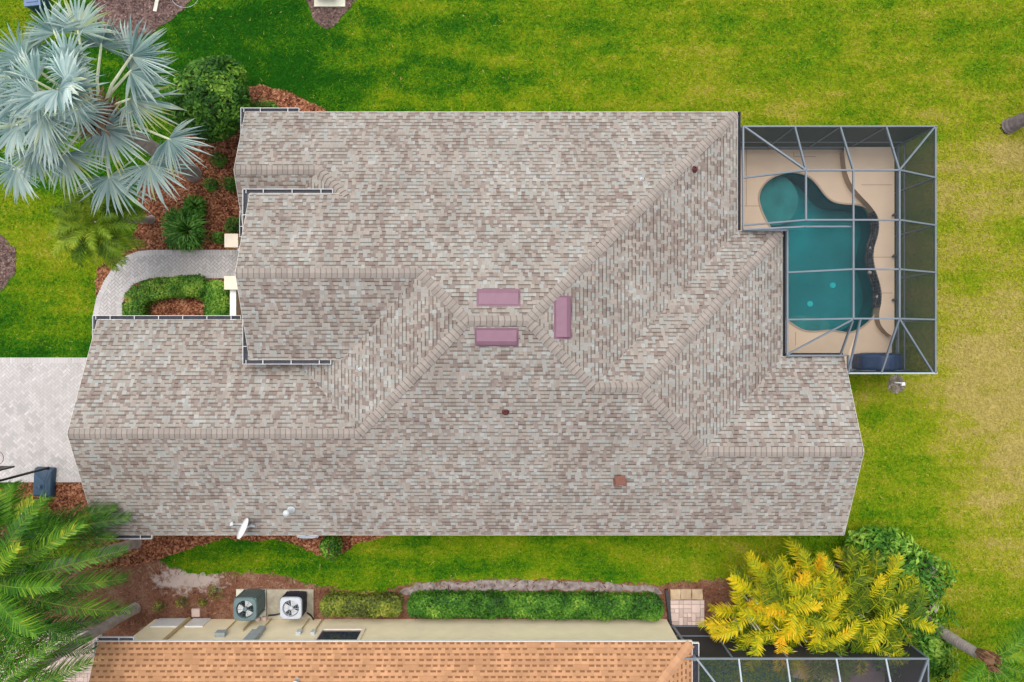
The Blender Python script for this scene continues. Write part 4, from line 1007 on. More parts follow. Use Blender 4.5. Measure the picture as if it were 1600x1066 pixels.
# ------------------------------------------------------------------ plants
def leaves(mb, pts, nrm, L=.09, wd=.045, mi=0, tint=lambda p: R.random(), droop=.3):
    for p, nn in zip(pts, nrm):
        nn = (nn + Vector((R.uniform(-.7, .7), R.uniform(-.7, .7), R.uniform(-.1, .9)))).normalized()
        a = nn.cross(Vector((R.uniform(-1, 1), R.uniform(-1, 1), R.uniform(-1, 1))))
        if a.length < 1e-3: continue
        a.normalize(); b = nn.cross(a); l = L * R.uniform(.6, 1.25); w2 = wd * R.uniform(.7, 1.2)
        mb.add([p - a * l * .5, p + b * w2 * .5 + nn * .0, p + a * l * .5 - nn * l * droop * .4, p - b * w2 * .5], [(0, 1, 2, 3)], mi, tint(p))
def blob_points(c, rx, ry, rz, n, lobes=7, amp=.22, shell=.55, zmin=.05):
    D = [Vector((R.gauss(0, 1), R.gauss(0, 1), abs(R.gauss(0, .8)))).normalized() for _ in range(lobes)]; A = [R.uniform(.3, 1) * amp for _ in range(lobes)]
    pts, nr = [], []
    while len(pts) < n:
        d = Vector((R.gauss(0, 1), R.gauss(0, 1), R.gauss(0, 1))).normalized()
        if d.z < -.35: continue
        k = .86 + sum(a * max(0, d.dot(q)) ** 8 for a, q in zip(A, D))
        f = shell + (1 - shell) * R.random() ** .55
        p = Vector((d.x * rx, d.y * ry, d.z * rz)) * k * f + Vector(c)
        if p.z < zmin: continue
        pts.append(p); nr.append(Vector((d.x / rx, d.y / ry, d.z / rz)).normalized())
    return pts, nr
def clump_tint(scale=2.5, amp=.3, base=.45):
    ph = [R.uniform(0, 6.28) for _ in range(6)]
    def f(p):
        s2 = math.sin(p.x * scale * 2.1 + ph[0]) * math.sin(p.y * scale * 1.9 + ph[1]) + .7 * math.sin(p.x * scale * 4.7 + p.z * 3 + ph[2]) * math.sin(p.y * scale * 5.1 + ph[3])
        return base + amp * .6 * s2 + R.uniform(-.3, .3)
    return f
def shrub(name, px, py, r_px, h, n, mat, label, cat='shrub', group=None, L=.09, wd=.045, ry=None, base=.45, amp=.26):
    zc = h * .5; c = W(px, py, h * .6); k = (H - h * .6) / F
    t = thing(name, (c.x, c.y, 0), label, cat, group)
    mb = MB(); pts, nr = blob_points((c.x, c.y, zc), r_px * k, (ry or r_px) * k, h * .55, n, 9, amp, .45)
    leaves(mb, pts, nr, L, wd, tint=clump_tint(2.2, .35, base)); mb.build('foliage', mat, t)
    st = MB()
    for i in range(5):
        a = R.uniform(0, 6.28); rr = r_px * k * .5
        st.tube([(c.x, c.y, 0), (c.x + math.cos(a) * rr * .5, c.y + math.sin(a) * rr * .5, zc * .7), (c.x + math.cos(a) * rr, c.y + math.sin(a) * rr, zc * 1.3)], [.03, .02, .008], 5)
    st.build('stem', MAT['bark'], t); return t
shrub('shrub', 327, 150, 64, 2.6, 8500, MAT['green'], 'large round dark green shrub between the silver fan palm and the roof', L=.19, wd=.085, ry=70, base=.38, amp=.3)
GS = 'small shrubs in the front mulch bed'
shrub('shrub', 342, 250, 13, .6, 420, MAT['green2'], 'small round shrub in mulch just below the large round shrub', group=GS)
shrub('shrub', 330, 290, 12, .55, 400, MAT['green2'], 'small round shrub in mulch between the palm fan tip and the house', group=GS)
shrub('shrub', 360, 287, 13, .6, 450, MAT['green2'], 'small round shrub against the house wall across from the palm fan tip', group=GS)
shrub('shrub', 364, 352, 15, .7, 560, MAT['green2'], 'bright green shrub tucked against the gutter behind the cream pillar', group=GS)
shrub('shrub', 341, 371, 12, .5, 380, MAT['green2'], 'small low shrub on the mulch directly left of the cream pillar', group=GS)
shrub('shrub', 410, 166, 26, .5, 700, MAT['green2'], 'low green ground shrub beside the top left gutter of the house', ry=9)
shrub('shrub', 515, 855, 20, .9, 900, MAT['green2'], 'green leafy shrub standing against the south eave beside the half hidden air conditioner', L=.11, wd=.055)
GY = 'yellow green seedlings on bare soil'
for (px, py, r_, l_) in ((335, 925, 14, 'largest spindly yellow green seedling, left of the concrete pad'), (283, 942, 10, 'spindly yellow green seedling left of the square stepping stone'), (247, 948, 10, 'flat yellow green seedling nearest the fallen palm trunk'), (316, 942, 7, 'tiny yellow green seedling right above the square stepping stone')):
    shrub('seedling', px, py, r_, .45, 110, MAT['sparse'], l_, 'plant', GY, L=.08, wd=.04, base=.6)
def strap_plant(px, py, r_px, h, n, label, group=None):
    c = W(px, py, .1); k = H / F; t = thing('strap_leaf_plant', (c.x, c.y, 0), label, 'plant', group); mb = MB(); r0 = r_px * k
    for i in range(n):
        b = Vector((c.x + R.uniform(-.55, .55) * r0, c.y + R.uniform(-.55, .55) * r0, .02)); a = math.atan2(b.y - c.y, b.x - c.x) + R.uniform(-.9, .9); L = r0 * R.uniform(.45, .75); d = Vector((math.cos(a), math.sin(a), 0)); s2 = Vector((-d.y, d.x, 0)) * .018
        hh = h * R.uniform(.6, 1.1); tt = R.uniform(.1, .95)
        q = [b, b + d * L * .35 + Vector((0, 0, hh * .8)), b + d * L * .75 + Vector((0, 0, hh)), b + d * L * 1.05 + Vector((0, 0, hh * .72))]
        mb.add([q[0] - s2, q[0] + s2, q[1] + s2 * 1.3, q[1] - s2 * 1.3, q[2] + s2, q[2] - s2, q[3]], [(0, 1, 2, 3), (3, 2, 4, 5), (5, 4, 6)], 0, tt)
    mb.build('foliage', MAT['strap'], t)
strap_plant(294, 360, 31, .55, 520, 'wide clump of strap leaves in mulch above the front walk', 'strap leaf clumps'); strap_plant(308, 325, 17, .5, 230, 'smaller clump of strap leaves touching the top of the wide clump', 'strap leaf clumps')

def hedge(path, wid, h, n, mat, label, L=.075, wd=.04, base=.45, shell=True, group='clipped hedges'):
    P = [W(x, y, h * .8) for x, y in path]; k = (H - h * .8) / F; w2 = wid * k / 2
    t = thing('hedge', (P[0].x, P[0].y, 0), label, 'hedge', group); mb = MB(); ct = clump_tint(1.6, .16, base)
    seg = [(a, b, (b - a).length) for a, b in zip(P[:-1], P[1:])]; tot = sum(s2[2] for s2 in seg); pts, nr = [], []
    ph = [R.uniform(0, 6) for _ in range(4)]
    for _ in range(n):
        q = R.uniform(-.0, tot); cum = q
        for a, b, l in seg:
            if q <= l: break
            q -= l
        p = a.lerp(b, min(1, q / l)); d = (b - a).normalized(); s2 = Vector((-d.y, d.x, 0))
        wob = 1 + .03 * math.sin(cum * 3.1 + ph[0]) + .03 * math.sin(cum * 7.7 + ph[1]); hh = h * (1 + .03 * math.sin(cum * 4.3 + ph[2]) + .03 * math.sin(cum * 11 + ph[3]))
        u = R.uniform(-1, 1); top = R.random() < .62
        if top: z = hh * (1 - .18 * abs(u) ** 4) - abs(R.gauss(0, .06)); nn = Vector((0, 0, 1)) + s2 * u * .4
        else: u = (1 if R.random() < .5 else -1) * R.uniform(.88, 1.02); z = R.uniform(.05, hh * .93); nn = s2 * u
        pts.append(Vector((p.x, p.y, 0)) + s2 * u * w2 * wob + Vector((R.gauss(0, .02), R.gauss(0, .02), z))); nr.append(nn)
    # rounded ends
    for e, dd in ((P[0], (P[0] - P[1]).normalized()), (P[-1], (P[-1] - P[-2]).normalized())):
        s2 = Vector((-dd.y, dd.x, 0))
        for _ in range(int(n * .05) + 60):
            a = R.uniform(-PI / 2, PI / 2); r2 = w2 * R.random() ** .4 * .9; z = h * .95 * (1 - .15 * (r2 / w2) ** 4) * (1 if R.random() < .6 else R.random())
            pts.append(Vector((e.x, e.y, 0)) + dd * r2 * math.cos(a) * .5 + s2 * r2 * math.sin(a) + Vector((0, 0, z))); nr.append(Vector((0, 0, 1)) + dd * .4)
    leaves(mb, pts, nr, L, wd, tint=ct); mb.build('foliage', mat, t)
    st = MB(); st_n = int(tot / .35) + 2
    for i in range(st_n):
        q = tot * (i + .5) / st_n
        for a, b, l in seg:
            if q <= l: break
            q -= l
        p = a.lerp(b, min(1, q / l)); st.tube([(p.x, p.y, 0), (p.x + R.uniform(-.1, .1), p.y + R.uniform(-.1, .1), h * .8)], [.025, .01], 5)
    st.build('stem', MAT['bark'], t)
hedge([(645, 948), (740, 948), (840, 949), (940, 950), (1028, 951)], 35, .72, 11500, MAT['green2'], 'long straight dense green hedge along the cream wall', L=.12, wd=.065, base=.42)
hedge([(508, 947), (560, 948), (620, 948)], 31, .75, 2300, MAT['sparse'], 'short patchy yellow green hedge beside the air conditioners', L=.12, wd=.07, base=.45)
hedge([(210, 497), (206, 472), (222, 456), (255, 449), (312, 446)], 32, .7, 4200, MAT['green'], 'curved dark green hedge along the inside of the front walk', L=.11, wd=.06, base=.62)
hedge([(338, 446), (338, 497)], 36, .9, 2600, MAT['green2'], 'short square green hedge between front walk and garage roof by the white wall', L=.11, wd=.06, base=.55)
hedge([(300, 452), (318, 462)], 18, .45, 350, MAT['green2'], 'sparse low end of planting between the two front hedges', base=.5)

# broad dark shrubs at the right of the areca clumps and lower left
GB = 'leafy shrubs around the yellow palms'
for i, (px, py, rp_, h, l_) in enumerate(((1378, 872, 54, 1.9, 'green philodendron mass nearest the roof corner'), (1425, 908, 44, 1.7, 'green philodendron mass beside the pale rocks'), (1408, 955, 46, 1.6, 'leafy green shrub at the foot of the leaning palm trunk'), (1395, 1000, 38, 1.3, 'green shrub with red flowers beside the dark pool cage'), (1450, 1020, 32, 1.2, 'leafy shrub between the dark cage corner and the leaning trunk'))):
    t = shrub('leafy_shrub', px, py, rp_, h, 1900, MAT['green2'], l_, 'shrub', GB, L=.27, wd=.10, base=.55, amp=.5)
    if i == 3:
        for fx, fy in ((1405, 998), (1421, 993)):
            mb = MB(); c = W(fx, fy, 1.5); mb.lathe([(.001, -.06), (.07, 0), (.085, .04), (.05, .07), (.001, .05)], c, 9); mb.build('flower', MAT['flower'], t)
shrub('shrub', 40, 815, 52, .9, 2600, MAT['green'], 'wide dark green shrub under the palm fronds beside the hoop base', L=.1, wd=.05, ry=32, base=.5)
shrub('shrub', 70, 855, 40, .9, 1500, MAT['green'], 'dark green shrub between the two palm trunks under the fronds', L=.1, wd=.05, ry=26, base=.4)

def frond(mb, base, ang, L, rise, droop, n=34, ll=.4, lw=.028, hue=.5, sag=.35, start=.22, hv=.24, vee=.25, rmi=1, curl=0.):
    d = Vector((math.cos(ang), math.sin(ang), 0)); s0 = Vector((-d.y, d.x, 0)); base = Vector(base)
    def pt(t): return base + d * L * t * (1 - .12 * t * abs(droop)) + s0 * curl * L * t * t + Vector((0, 0, L * (rise * t - droop * t * t)))
    ps = [pt(i / 8) for i in range(9)]; mb.tube(ps, [.014 * L / 2.5 * (1 - .85 * i / 8) + .004 for i in range(9)], 4, rmi, .5, False)
    for i in range(n):
        t = start + (1 - start) * (i + .5) / n; p = pt(t); tg = (pt(min(1, t + .02)) - pt(t - .02)).normalized(); sh_ = math.sin(PI * (.12 + .80 * (t - start) / (1 - start))) ** .7
        for sgn in (-1, 1):
            l = ll * sh_ * R.uniform(.7, 1.12); f = .35 + .75 * t + R.uniform(-.22, .22)
            s2 = tg.cross(Vector((0, 0, 1)))
            if s2.length < .01: s2 = s0.copy()
            s2.normalize(); nu = s2.cross(tg)
            if nu.z < 0: nu = -nu
            dr = (tg * f + s2 * sgn + nu * vee * R.uniform(.3, 1.4)).normalized(); wv = tg * lw * .5
            m1 = p + dr * l * .5; e = p + dr * l + Vector((0, 0, -l * sag * R.uniform(.5, 1.4)))
            tt = hue + R.uniform(-hv, hv) + .12 * (t - .5)
            mb.add([p - wv * .6, p + wv * .6, m1 + wv, m1 - wv, e], [(0, 1, 2, 3), (3, 2, 4)], 0, tt)
    tp_ = pt(1.0); return tp_

def ringed_trunk(mb, pts, r0, r1, n=32, mi=0):
    # Catmull-like resample of the spine, with faint leaf-scar rings
    P = [Vector(p) for p in pts]; k = len(P) - 1; q = []; rs = []
    for i in range(n * k + 1):
        t = i / n; j = min(k - 1, int(t)); u = t - j
        a = P[max(0, j - 1)]; b = P[j]; c = P[j + 1]; d = P[min(k, j + 2)]
        q.append(.5 * ((2 * b) + (c - a) * u + (2 * a - 5 * b + 4 * c - d) * u * u + (3 * b - a - 3 * c + d) * u ** 3)); f = i / (n * k)
        rs.append((r0 + (r1 - r0) * f) * (1.0 if i % 2 else 1.03) * (1 + .25 * math.exp(-f * 14)))
    for i in range(len(q) - 1): mb.tube(q[i:i + 2], rs[i:i + 2], 10, mi, R.uniform(.25, .75), False)
    mb.tube([q[-1], q[-1] + Vector((0, 0, .05))], [rs[-1], rs[-1] * .5], 10, mi, .5)
    mb.tube([q[0] - Vector((0, 0, .1)), q[0]], [rs[0], rs[0]], 10, mi, .5)

def pinnate_palm(name, base, top, r0, r1, fronds, mat, label, group=None, husk=True, mid=None, huskn=16, n=34, ll=.42, lw=.03, trunk='trunk', dead=()):
    t = thing(name, (base.x, base.y, 0), label, 'palm tree', group)
    mb = MB(); ringed_trunk(mb, [base, mid if mid is not None else base.lerp(top, .5), top], r0, r1); mb.build('trunk', MAT[trunk], t, True)
    for f in fronds:
        mb = MB(); frond(mb, top + Vector((0, 0, f.get('dz', 0))), rad(f['a']), f['L'], f.get('rise', .35), f.get('droop', .5), f.get('n', n), f.get('ll', ll), lw, f.get('hue', .5), f.get('sag', .4), f.get('start', .2), curl=f.get('curl', 0))
        mb.build('frond', [mat, MAT['qrachis']], t)
    for f in dead:
        mb = MB(); frond(mb, top, rad(f['a']), f['L'], f.get('rise', .0), f.get('droop', .7), 26, .3, .02, .5, .8, .25); mb.build('dry_frond', [MAT['dead'], MAT['dead']], t)
    if husk:
        mb = MB()
        for i in range(huskn):
            a = R.uniform(0, 6.28); d = Vector((math.cos(a), math.sin(a), 0)); mb.tube([top - Vector((0, 0, .5)) + d * r1 * .6, top + d * r1 * 1.6 + Vector((0, 0, .05)), top + d * R.uniform(.16, .32) + Vector((0, 0, R.uniform(.1, .4)))], [.06, .045, .012], 5, 0, R.random())
        mb.lathe([(r1 * 1.25, -.15), (r1 * 1.15, .1), (r1 * .6, .2), (.001, .24)], top, 10, 0, .35)
        mb.build('husk', MAT['husk'], t)
    return t

# queen palms at the lower left
tB = W(-14, 908, 6.0); bB = W(214, 848, 0)
FR = lambda lst: [dict(a=a, L=L, rise=r, droop=d, hue=h - .15 + R.uniform(-.08, .08), n=66, start=.14, sag=.75) for a, L, r, d, h in lst]
pinnate_palm('queen_palm', bB, tB, .17, .13, FR([(12, 3.9, .30, .42, .45), (-4, 3.6, .25, .5, .5), (-22, 3.8, .2, .52, .42), (-45, 3.3, .3, .6, .38), (32, 3.2, .45, .5, .55), (58, 3.0, .55, .6, .5), (85, 2.8, .6, .6, .5), (-70, 3.0, .3, .6, .55), (-95, 3.0, .3, .6, .6), (120, 3, .5, .6, .5), (160, 3, .5, .6, .5), (200, 3, .5, .6, .5), (240, 3, .4, .6, .55), (3, 2.6, .8, .5, .6), (-30, 2.4, .9, .5, .6), (40, 2.2, 1.0, .5, .62)]),
             MAT['queen'], 'tall queen palm at the lower left whose grey trunk starts beside the roof gutter', 'queen palms', ll=.60, lw=.042)
tA = W(12, 832, 3.6); bA = W(88, 838, 0)
pinnate_palm('queen_palm', bA, tA, .16, .12, FR([(6, 3.9, .22, .30, .45), (-6, 3.3, .18, .34, .52), (12, 3.5, .25, .34, .42), (0, 3.0, .3, .4, .35), (-22, 2.7, .12, .4, .82), (55, 1.3, .3, .4, .75), (90, 1.6, .4, .5, .5), (125, 2, .5, .5, .5), (170, 2.6, .4, .5, .5), (210, 2.6, .4, .5, .5), (250, 2.4, .4, .5, .5), (285, 2.2, .4, .5, .5)]),
             MAT['queen'], 'shorter queen palm with fronds lying over the garage roof corner', 'queen palms', ll=.60, lw=.042)
tC = W(-20, 1090, 5.6); bC = W(212, 950, 0)
pinnate_palm('queen_palm', bC, tC, .18, .13, FR([(62, 3.4, .3, .5, .4), (40, 3.2, .35, .5, .45), (80, 3.3, .35, .55, .8), (100, 3.2, .4, .5, .85), (15, 2.8, .3, .6, .5), (-20, 2.8, .3, .6, .5), (140, 3, .5, .6, .5), (190, 3, .5, .6, .5), (240, 3, .5, .6, .5), (300, 3, .5, .6, .5)]),
             MAT['queen'], 'queen palm with a thick grey trunk leaning out of the lower left corner', 'queen palms', ll=.60, lw=.042, dead=[dict(a=52, L=3.6), dict(a=14, L=3.0, droop=.35), dict(a=60, L=2.8)])
tD = W(-40, 985, 5.0); bD = W(150, 975, 0)
pinnate_palm('queen_palm', bD, tD, .15, .12, FR([(20, 3.3, .25, .5, .45), (0, 3.6, .25, .5, .35), (-18, 3.4, .25, .5, .32), (45, 3.0, .4, .5, .5), (75, 2.8, .4, .5, .6), (110, 2.8, .5, .5, .5), (160, 2.8, .5, .5, .5), (220, 2.8, .5, .5, .5), (280, 2.8, .4, .5, .7), (-40, 3.0, .3, .5, .7)]),
             MAT['queen'], 'queen palm at the left edge with dark green fronds above the pink paving', 'queen palms', ll=.60, lw=.042)
# queen palm leaning out at the lower right
bE = W(1441, 966, 0); tE = W(1543, 1030, 3.2)
pinnate_palm('queen_palm', bE, tE, .20, .16, FR([(-118, 2.6, .3, .5, .85), (-95, 2.4, .35, .5, .5), (-70, 2.4, .4, .5, .45), (-45, 2.2, .4, .5, .5), (10, 2.4, .4, .6, .75), (-20, 2.4, .4, .6, .6), (40, 2.0, .6, .6, .5), (-150, 1.2, .8, .4, .6)]),
             MAT['queen'], 'leaning palm with a ringed trunk and brown husk at the lower right', 'queen palms', ll=.5, lw=.03, mid=W(1491, 1000, 1.7), huskn=46)
# feathery date palm beside the silver palm
tF = W(150, 347, 3.3); bF = W(237, 343, 0)
pinnate_palm('date_palm', bF, tF, .13, .05, [dict(a=a + R.uniform(-6, 6), L=R.uniform(1.45, 1.75), rise=R.uniform(.25, .8), droop=R.uniform(.5, .8), hue=R.uniform(.25, .75), n=46, start=.1, ll=.36, curl=R.uniform(-.1, .1)) for a in range(0, 360, 11)] + [dict(a=a, L=1.1, rise=1.3, droop=.75, hue=.6, n=40, start=.08, ll=.3) for a in range(5, 360, 40)],
             MAT['date'], 'feathery green date palm on the lawn below the silver fan palm', husk=False, ll=.34, lw=.036)

# areca clumps
def areca(px, py, r_px, n, label, huec, seed):
    global R
    c = W(px, py, 0); k = 23.5 / F; t = thing('areca_palm', (c.x, c.y, 0), label, 'palm tree', 'yellow areca palms'); rs = random.Random(seed); mb = MB(); st = MB()
    for i in range(n):
        a = rs.uniform(0, 2 * PI); q = r_px * k * .62 * rs.random() ** .5; b = Vector((c.x + math.cos(a) * q, c.y + math.sin(a) * q, 0)); h = rs.uniform(1.0, 2.3)
        lean = Vector((math.cos(a) * q * .25, math.sin(a) * q * .25, h)); fa = a + rs.gauss(0, .8)
        frond(mb, b + lean, fa, rs.uniform(1.0, 1.55), rs.uniform(.25, .9), rs.uniform(.35, .75), 23, .41, .046, huec - .20 + rs.gauss(0, .16), .32, .12, .2, .6, 1, rs.uniform(-.15, .15))
        if i % 2 == 0: st.tube([b, b + lean * .6, b + lean], [.04, .035, .02], 6, 0, rs.random())
    mb.build('crown', [MAT['areca'], MAT['areca']], t); st.build('stem', MAT['petiole'], t)
areca(1165, 930, 62, 50, 'golden areca palm clump beside the paver pad', .55, 1); areca(1235, 915, 62, 54, 'golden areca palm clump in the middle nearest the roof', .5, 2)
areca(1300, 905, 58, 46, 'yellow green areca palm clump nearest the green shrubs', .36, 3); areca(1212, 948, 56, 50, 'golden areca palm clump leaning over the dark pool cage', .52, 4)
areca(1288, 945, 54, 48, 'yellow green areca palm clump between the golden ones and the red flowers', .36, 5); areca(1348, 930, 28, 14, 'thin yellow areca palm clump at the edge of the green shrubs', .45, 6)

# silver fan palm
def fan(mb, hub, ax_ang, elev, Rr, hue, spread=118, nseg=42, cup=.25, droop=.35, roll=0.):
    a0 = rad(-ax_ang); A = Vector((math.cos(a0) * math.cos(rad(elev)), math.sin(a0) * math.cos(rad(elev)), math.sin(rad(elev)))); sd_ = Vector((-math.sin(a0), math.cos(a0), 0))
    sd_ = (Matrix.Rotation(rad(roll), 3, A) @ sd_); N_ = A.cross(sd_)
    dl = rad(spread) / nseg
    hub = Vector(hub)
    def q(th, r, lift):
        p = hub + (A * math.cos(th) + sd_ * math.sin(th)) * r + N_ * (cup * math.sin(th) ** 2 * r + lift)
        p.z -= droop * (r / Rr) ** 2.4 * Rr * (.6 + .4 * abs(math.sin(th))); return p
    for i in range(nseg):
        th = rad(-spread) + dl * (2 * i + 1); Ri = Rr * (.72 + .28 * math.cos(th * .62)) * R.uniform(.82, 1.08); pl = .030 * Rr; r1, r2 = .40 * Ri, .72 * Ri; jt = R.gauss(0, .04); tw = R.uniform(-.06, .06) * Rr
        P = [hub, q(th - dl, r1, -pl), q(th, r1, pl), q(th + dl, r1, -pl), q(th - dl * .50 + jt, r2, -pl * .4), q(th + jt, r2, pl * 1.2), q(th + dl * .50 + jt, r2, -pl * .4), q(th + jt * 2, Ri, tw)]
        tt = hue + R.gauss(0, .15)
        mb.add(P, [(0, 1, 2)], 0, tt - .10); mb.add(P, [(0, 2, 3)], 0, tt + .06)
        mb.add(P, [(1, 4, 5, 2)], 0, tt - .08); mb.add(P, [(2, 5, 6, 3)], 0, tt + .08)
        mb.add(P, [(4, 7, 5)], 0, tt + .04 + .10 * (hue > .55)); mb.add(P, [(5, 7, 6)], 0, tt + .12 + .12 * (hue > .55))
fpB = W(303, 272, 0); fpC = W(160, 184, 5.7)
fp = thing('fan_palm', (fpB.x, fpB.y, 0), 'huge silver blue fan palm at the upper left', 'palm tree')
mb = MB(); ringed_trunk(mb, [fpB, fpB.lerp(fpC, .5), fpC + Vector((0, 0, .15))], .26, .22); mb.build('trunk', MAT['trunk'], fp, True)
FL = [ # hub px, hub py, z, axis angle in the photo (0 right, 90 down), elevation, radius m, hue, roll
 (158, 72, 6.6, -80, 5, .95, .45, 0), (205, 88, 6.4, -42, 8, 1.25, .5, 10), (203, 112, 6.2, -8, -8, 1.3, .55, -10), (202, 155, 6.0, 18, -15, 1.4, .62, 0), (263, 217, 5.4, 42, -15, 1.2, .5, 5),
 (165, 202, 5.9, 58, -12, 1.35, .62, 0), (232, 257, 5.1, 55, -15, 1.35, .55, 0), (170, 276, 5.2, 72, -15, 1.4, .52, 0), (100, 240, 6.0, 92, -15, 1.35, .52, 0), (75, 205, 6.8, 75, 0, 1.15, .55, 0), (26, 262, 5.8, 105, -18, 1.15, .5, 0), (52, 235, 6.3, 80, -10, 1.1, .45, 0),
 (38, 93, 7.3, -95, 5, 1.15, .42, 0), (122, 48, 7.4, -72, 8, 1.2, .68, 0), (86, 52, 7.4, -105, 6, 1.1, .5, 0), (105, 98, 7.6, -65, 14, 1.0, .42, 0), (112, 112, 7.8, -130, 20, .95, .4, 0), (58, 128, 7.6, 190, 5, 1.2, .45, 0), (40, 150, 7.3, 165, 0, 1.15, .42, 0), (60, 152, 7.9, 140, 15, .95, .5, 0),
 (92, 140, 8.1, 60, 25, 1.0, .46, 0), (105, 128, 8.2, -20, 30, .95, .5, 0), (104, 138, 7.9, 22, 8, 1.1, .5, 0), (120, 172, 7.0, 70, 5, .95, .5, 0), (30, 195, 6.9, 150, -8, 1.2, .42, 0), (70, 180, 7.4, 110, 5, 1.15, .5, 0), (12, 120, 7.0, 200, -5, 1.1, .45, 0), (8, 165, 6.6, 175, -10, 1.0, .4, 0)]
for hx, hy, hz, an, elv, Rr, hue, rl in FL:
    h = W(hx, hy, hz); mb = MB(); fan(mb, h, an, elv, Rr * .97, hue, R.uniform(95, 122), 30, R.uniform(.12, .4), R.uniform(.2, .42), rl + R.uniform(-12, 12))
    b = fpC + Vector((R.uniform(-.1, .1), R.uniform(-.1, .1), R.uniform(-.1, .3))); m_ = b.lerp(h, .5) + Vector((0, 0, .18))
    mb.tube([b, m_, h, h.lerp(h + (h - m_) * .3, .3)], [.06, .045, .034, .012], 6, 1, R.uniform(.4, .9)); mb.build('fan_leaf', [MAT['silver'], MAT['petiole']], fp)
mb = MB()
for i in range(130):
    a = R.uniform(0, 6.28); d = Vector((math.cos(a), math.sin(a), 0)); z0 = R.uniform(-.6, .75)
    mb.tube([fpC + Vector((0, 0, z0 - .25)) + d * .2, fpC + Vector((0, 0, z0)) + d * R.uniform(.28, .4), fpC + Vector((0, 0, z0 + R.uniform(-.2, .25))) + d * R.uniform(.5, .85)], [.06, .05, .015], 5, 0, R.random())
mb.build('husk', MAT['husk'], fp)

# bare trunk reaching out of the right edge, crown beyond the frame
bt = W(1575, 198, 0); tr = thing('tree', (bt.x, bt.y, 0), 'dark barked tree trunk leaning in at the right edge of the lawn', 'tree')
tp = Vector((bt.x + 1.6, bt.y + 1.4, 7)); mb = MB(); ringed_trunk(mb, [bt, bt.lerp(tp, .5) + Vector((.1, -.1, 0)), tp], .24, .13)
for i in range(9):
    a = R.uniform(0, 6.28); s2 = bt.lerp(tp, R.uniform(.7, 1)); mb.tube([s2, s2 + Vector((math.cos(a) * .8, math.sin(a) * .8, .5)), s2 + Vector((math.cos(a) * 1.5, math.sin(a) * 1.5, 1.1))], [.06, .04, .015], 6)
mb.build('trunk', MAT['bark'], tr, True)
mb = MB(); pts, nr = blob_points((tp.x + .3, tp.y + .2, 7.6), 1.8, 1.8, 1.4, 2600, zmin=5.5); leaves(mb, pts, nr, .16, .05, tint=clump_tint()); mb.build('crown', MAT['green'], tr)

# rocks edging the areca bed
for i, (px, py, r_, l_) in enumerate(((1457, 893, .24, 'largest pale edging rock beside the green shrubs'), (1460, 930, .16, 'small pale edging rock midway between the large rock and the palm trunk'), (1459, 950, .22, 'pale edging rock nearest the leaning palm trunk'), (1340, 862, .2, 'flat grey rock at the top of the green shrubs'), (1378, 848, .18, 'pinkish rock between lawn and green shrubs'))):
    c = W(px, py, .05); bm = bmesh.new(); bmesh.ops.create_icosphere(bm, subdivisions=3, radius=1)
    for vtx in bm.verts:
        k = 1 + .18 * math.sin(vtx.co.x * 3 + i) * math.sin(vtx.co.y * 4 + 2 * i) + R.uniform(-.04, .04); vtx.co = Vector((vtx.co.x * r_ * .75 * k, vtx.co.y * r_ * 1.15 * k, vtx.co.z * r_ * .6 * k))
    me = bpy.data.meshes.new('rock'); bm.to_mesh(me); bm.free(); me.materials.append(MAT['rock']); o = bpy.data.objects.new('rock', me); COL.objects.link(o); o.location = c; tag(o, l_, 'rock', 'rocks edging the palm bed')

# ------------------------------------------------------------------ basketball hoop
bh = W(71, 753, .1); hoop = thing('basketball_hoop', (bh.x, bh.y, .05), 'portable basketball hoop with a navy base on the driveway edge', 'basketball hoop')
bm = bmesh.new(); bmesh.ops.create_cube(bm, size=1)
for vtx in bm.verts: vtx.co = Vector((vtx.co.x * (.74 if vtx.co.z < 0 else .66), vtx.co.y * (1.12 if vtx.co.z < 0 else 1.02), vtx.co.z * .24))
bmesh.ops.bevel(bm, geom=[e for e in bm.edges], offset=.06, segments=3, affect='EDGES', profile=.6)
me = bpy.data.meshes.new('base'); bm.to_mesh(me); bm.free(); me.materials.append(MAT['navy']); me.polygons.foreach_set('use_smooth', [True] * len(me.polygons)); ba = bpy.data.objects.new('base', me); COL.objects.link(ba); ba.parent = hoop; ba.location = (0, 0, .12); ba.rotation_euler = (0, 0, -.06)
L = Vector((bh.x, bh.y, .05)); mb = MB()
mb.beam(L + Vector((-.22, .40, .245)), L + Vector((.16, .06, .245)), .025, .02); mb.beam(L + Vector((.16, .06, .245)), L + Vector((.26, .42, .245)), .025, .02); mb.beam(L + Vector((.16, .06, .245)), L + Vector((.18, -.46, .245)), .02, .02)
mb.lathe([(.075, .24), (.075, .262), (.05, .265), (.045, .25), (.001, .25)], L + Vector((-.05, -.14, 0)), 16); mb.build('rib', MAT['navy'], ba)
pt0 = W(76, 731, .2); pt1 = Vector((pt0.x - .05, pt0.y, 3.0)); mb = MB(); mb.tube([pt0, pt0.lerp(pt1, .5), pt1], [.045, .045, .04], 10); mb.build('pole', MAT['black'], hoop, True)
bbx = W(-14, 732, 3.0); mb = MB(); mb.box((bbx.x, bbx.y, 3.05), (1.1, .05, .75)); mb.box((bbx.x, bbx.y + .03, 2.95), (.5, .01, .38)); mb.build('backboard', MAT['black'], hoop)
mb = MB(); mb.beam(pt1, (bbx.x, bbx.y - .03, 2.95), .05, .05); mb.beam(pt1 - Vector((0, 0, .4)), (bbx.x, bbx.y - .03, 2.75), .04, .04); mb.build('brace', MAT['black'], hoop)
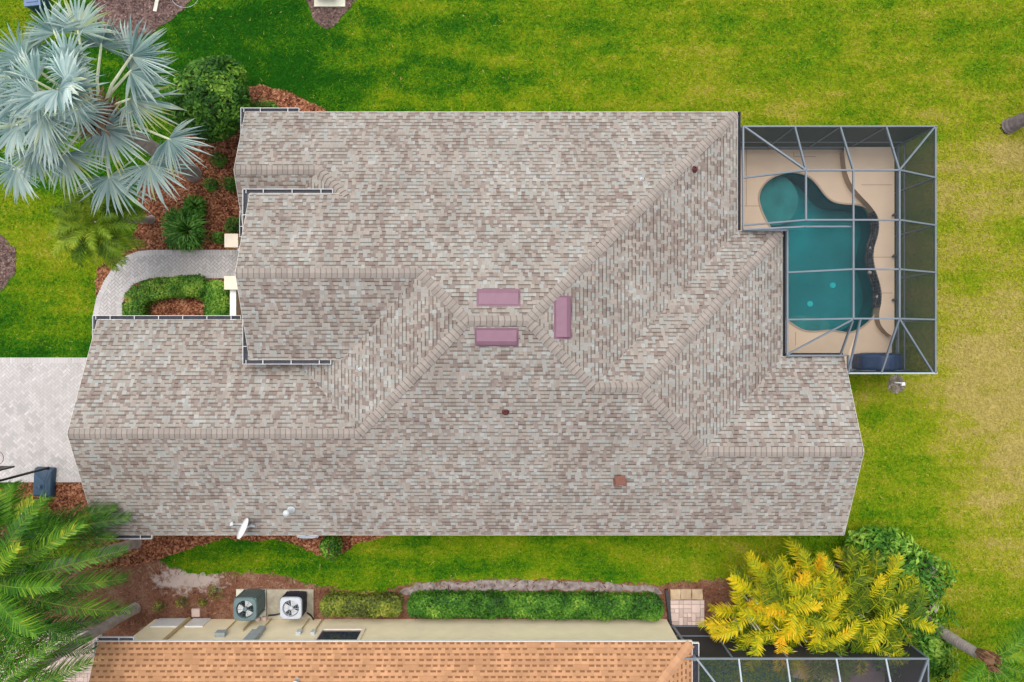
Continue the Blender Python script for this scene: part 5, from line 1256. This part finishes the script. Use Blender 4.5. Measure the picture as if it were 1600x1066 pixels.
mb = MB(); mb.tube([(bbx.x + .23 * math.cos(2 * PI * i / 20), bbx.y + .30 + .23 * math.sin(2 * PI * i / 20), 2.75) for i in range(21)], .01, 6); mb.build('rim', MAT['rust'], hoop)

# ------------------------------------------------------------------ satellite dish
dc = W(379.5, 826, 3.25); mast = Vector((dc.x + .12, dc.y + .02, 2.74)); di = thing('satellite_dish', mast, 'white satellite dish with a feed arm on the lower edge of the shingle roof', 'satellite dish')
nv = Vector((-.80, .48, .50)).normalized(); ax = nv.cross(Vector((0, 0, 1))).normalized(); up2 = ax.cross(nv) * -1; M3 = Matrix((ax, up2, nv)).transposed()
mb = MB(); pr = [(.001, 0), (.12, .006), (.22, .022), (.34, .06), (.34, .075), (.22, .038), (.12, .02), (.001, .014)]; mb.lathe([(r_ * 1.04, z - .06) for r_, z in pr], dc, 28, M=M3); mb.build('reflector', MAT['white'], di, True)
mb = MB(); e = dc + nv * .42 - Vector((0, 0, .05)); mb.tube([dc - up2 * .3 * (1 if up2.z > 0 else -1), e], .016, 6); mb.tube([e - nv * .05, e + nv * .04], [.045, .035], 10); mb.beam(e + ax * .07, e - ax * .07, .04, .05); mb.build('feed_arm', MAT['lead'], di)
mb = MB(); mb.tube([mast, mast + Vector((0, 0, .35)), dc - nv * .07], .024, 8); mb.box(mast + Vector((0, 0, .01)), (.16, .2, .03)); mb.build('mast', MAT['lead'], di)

# ------------------------------------------------------------------ bits at the top edge
mb = MB(); a, b = W(247, -6, .05), W(242, 18, .05); mb.beam(a, b, .13, .04); tag(mb.build('plank', MAT['wood']), 'pale weathered plank lying on the dark mulch at the top edge', 'plank')
mb = MB(); mb.tube([W(270 + 22 * math.cos(t) + 19, -8 + 20 * math.sin(t), .04) for t in [i / 24 * 2 * PI for i in range(25)]], .007, 6); tag(mb.build('hose', MAT['lead']), 'thin pale hose loop lying across mulch and lawn at the top edge', 'hose')
bc = W(57, 4, .3); bn = thing('storage_bin', (bc.x, bc.y, 0), 'blue grey bin half hidden by the silver palm at the top edge', 'bin')
mb = MB(); mb.box((bc.x, bc.y + .15, .27), (.55, .75, .5), .1); mb.build('body', MAT['navy'], bn); mb = MB(); mb.box((bc.x, bc.y + .15, .55), (.6, .8, .06), .1); mb.box((bc.x, bc.y + .15, .59), (.4, .55, .03), .1); mb.build('lid', plain('blue_grey_lid', (.12, .18, .30), .5), bn)
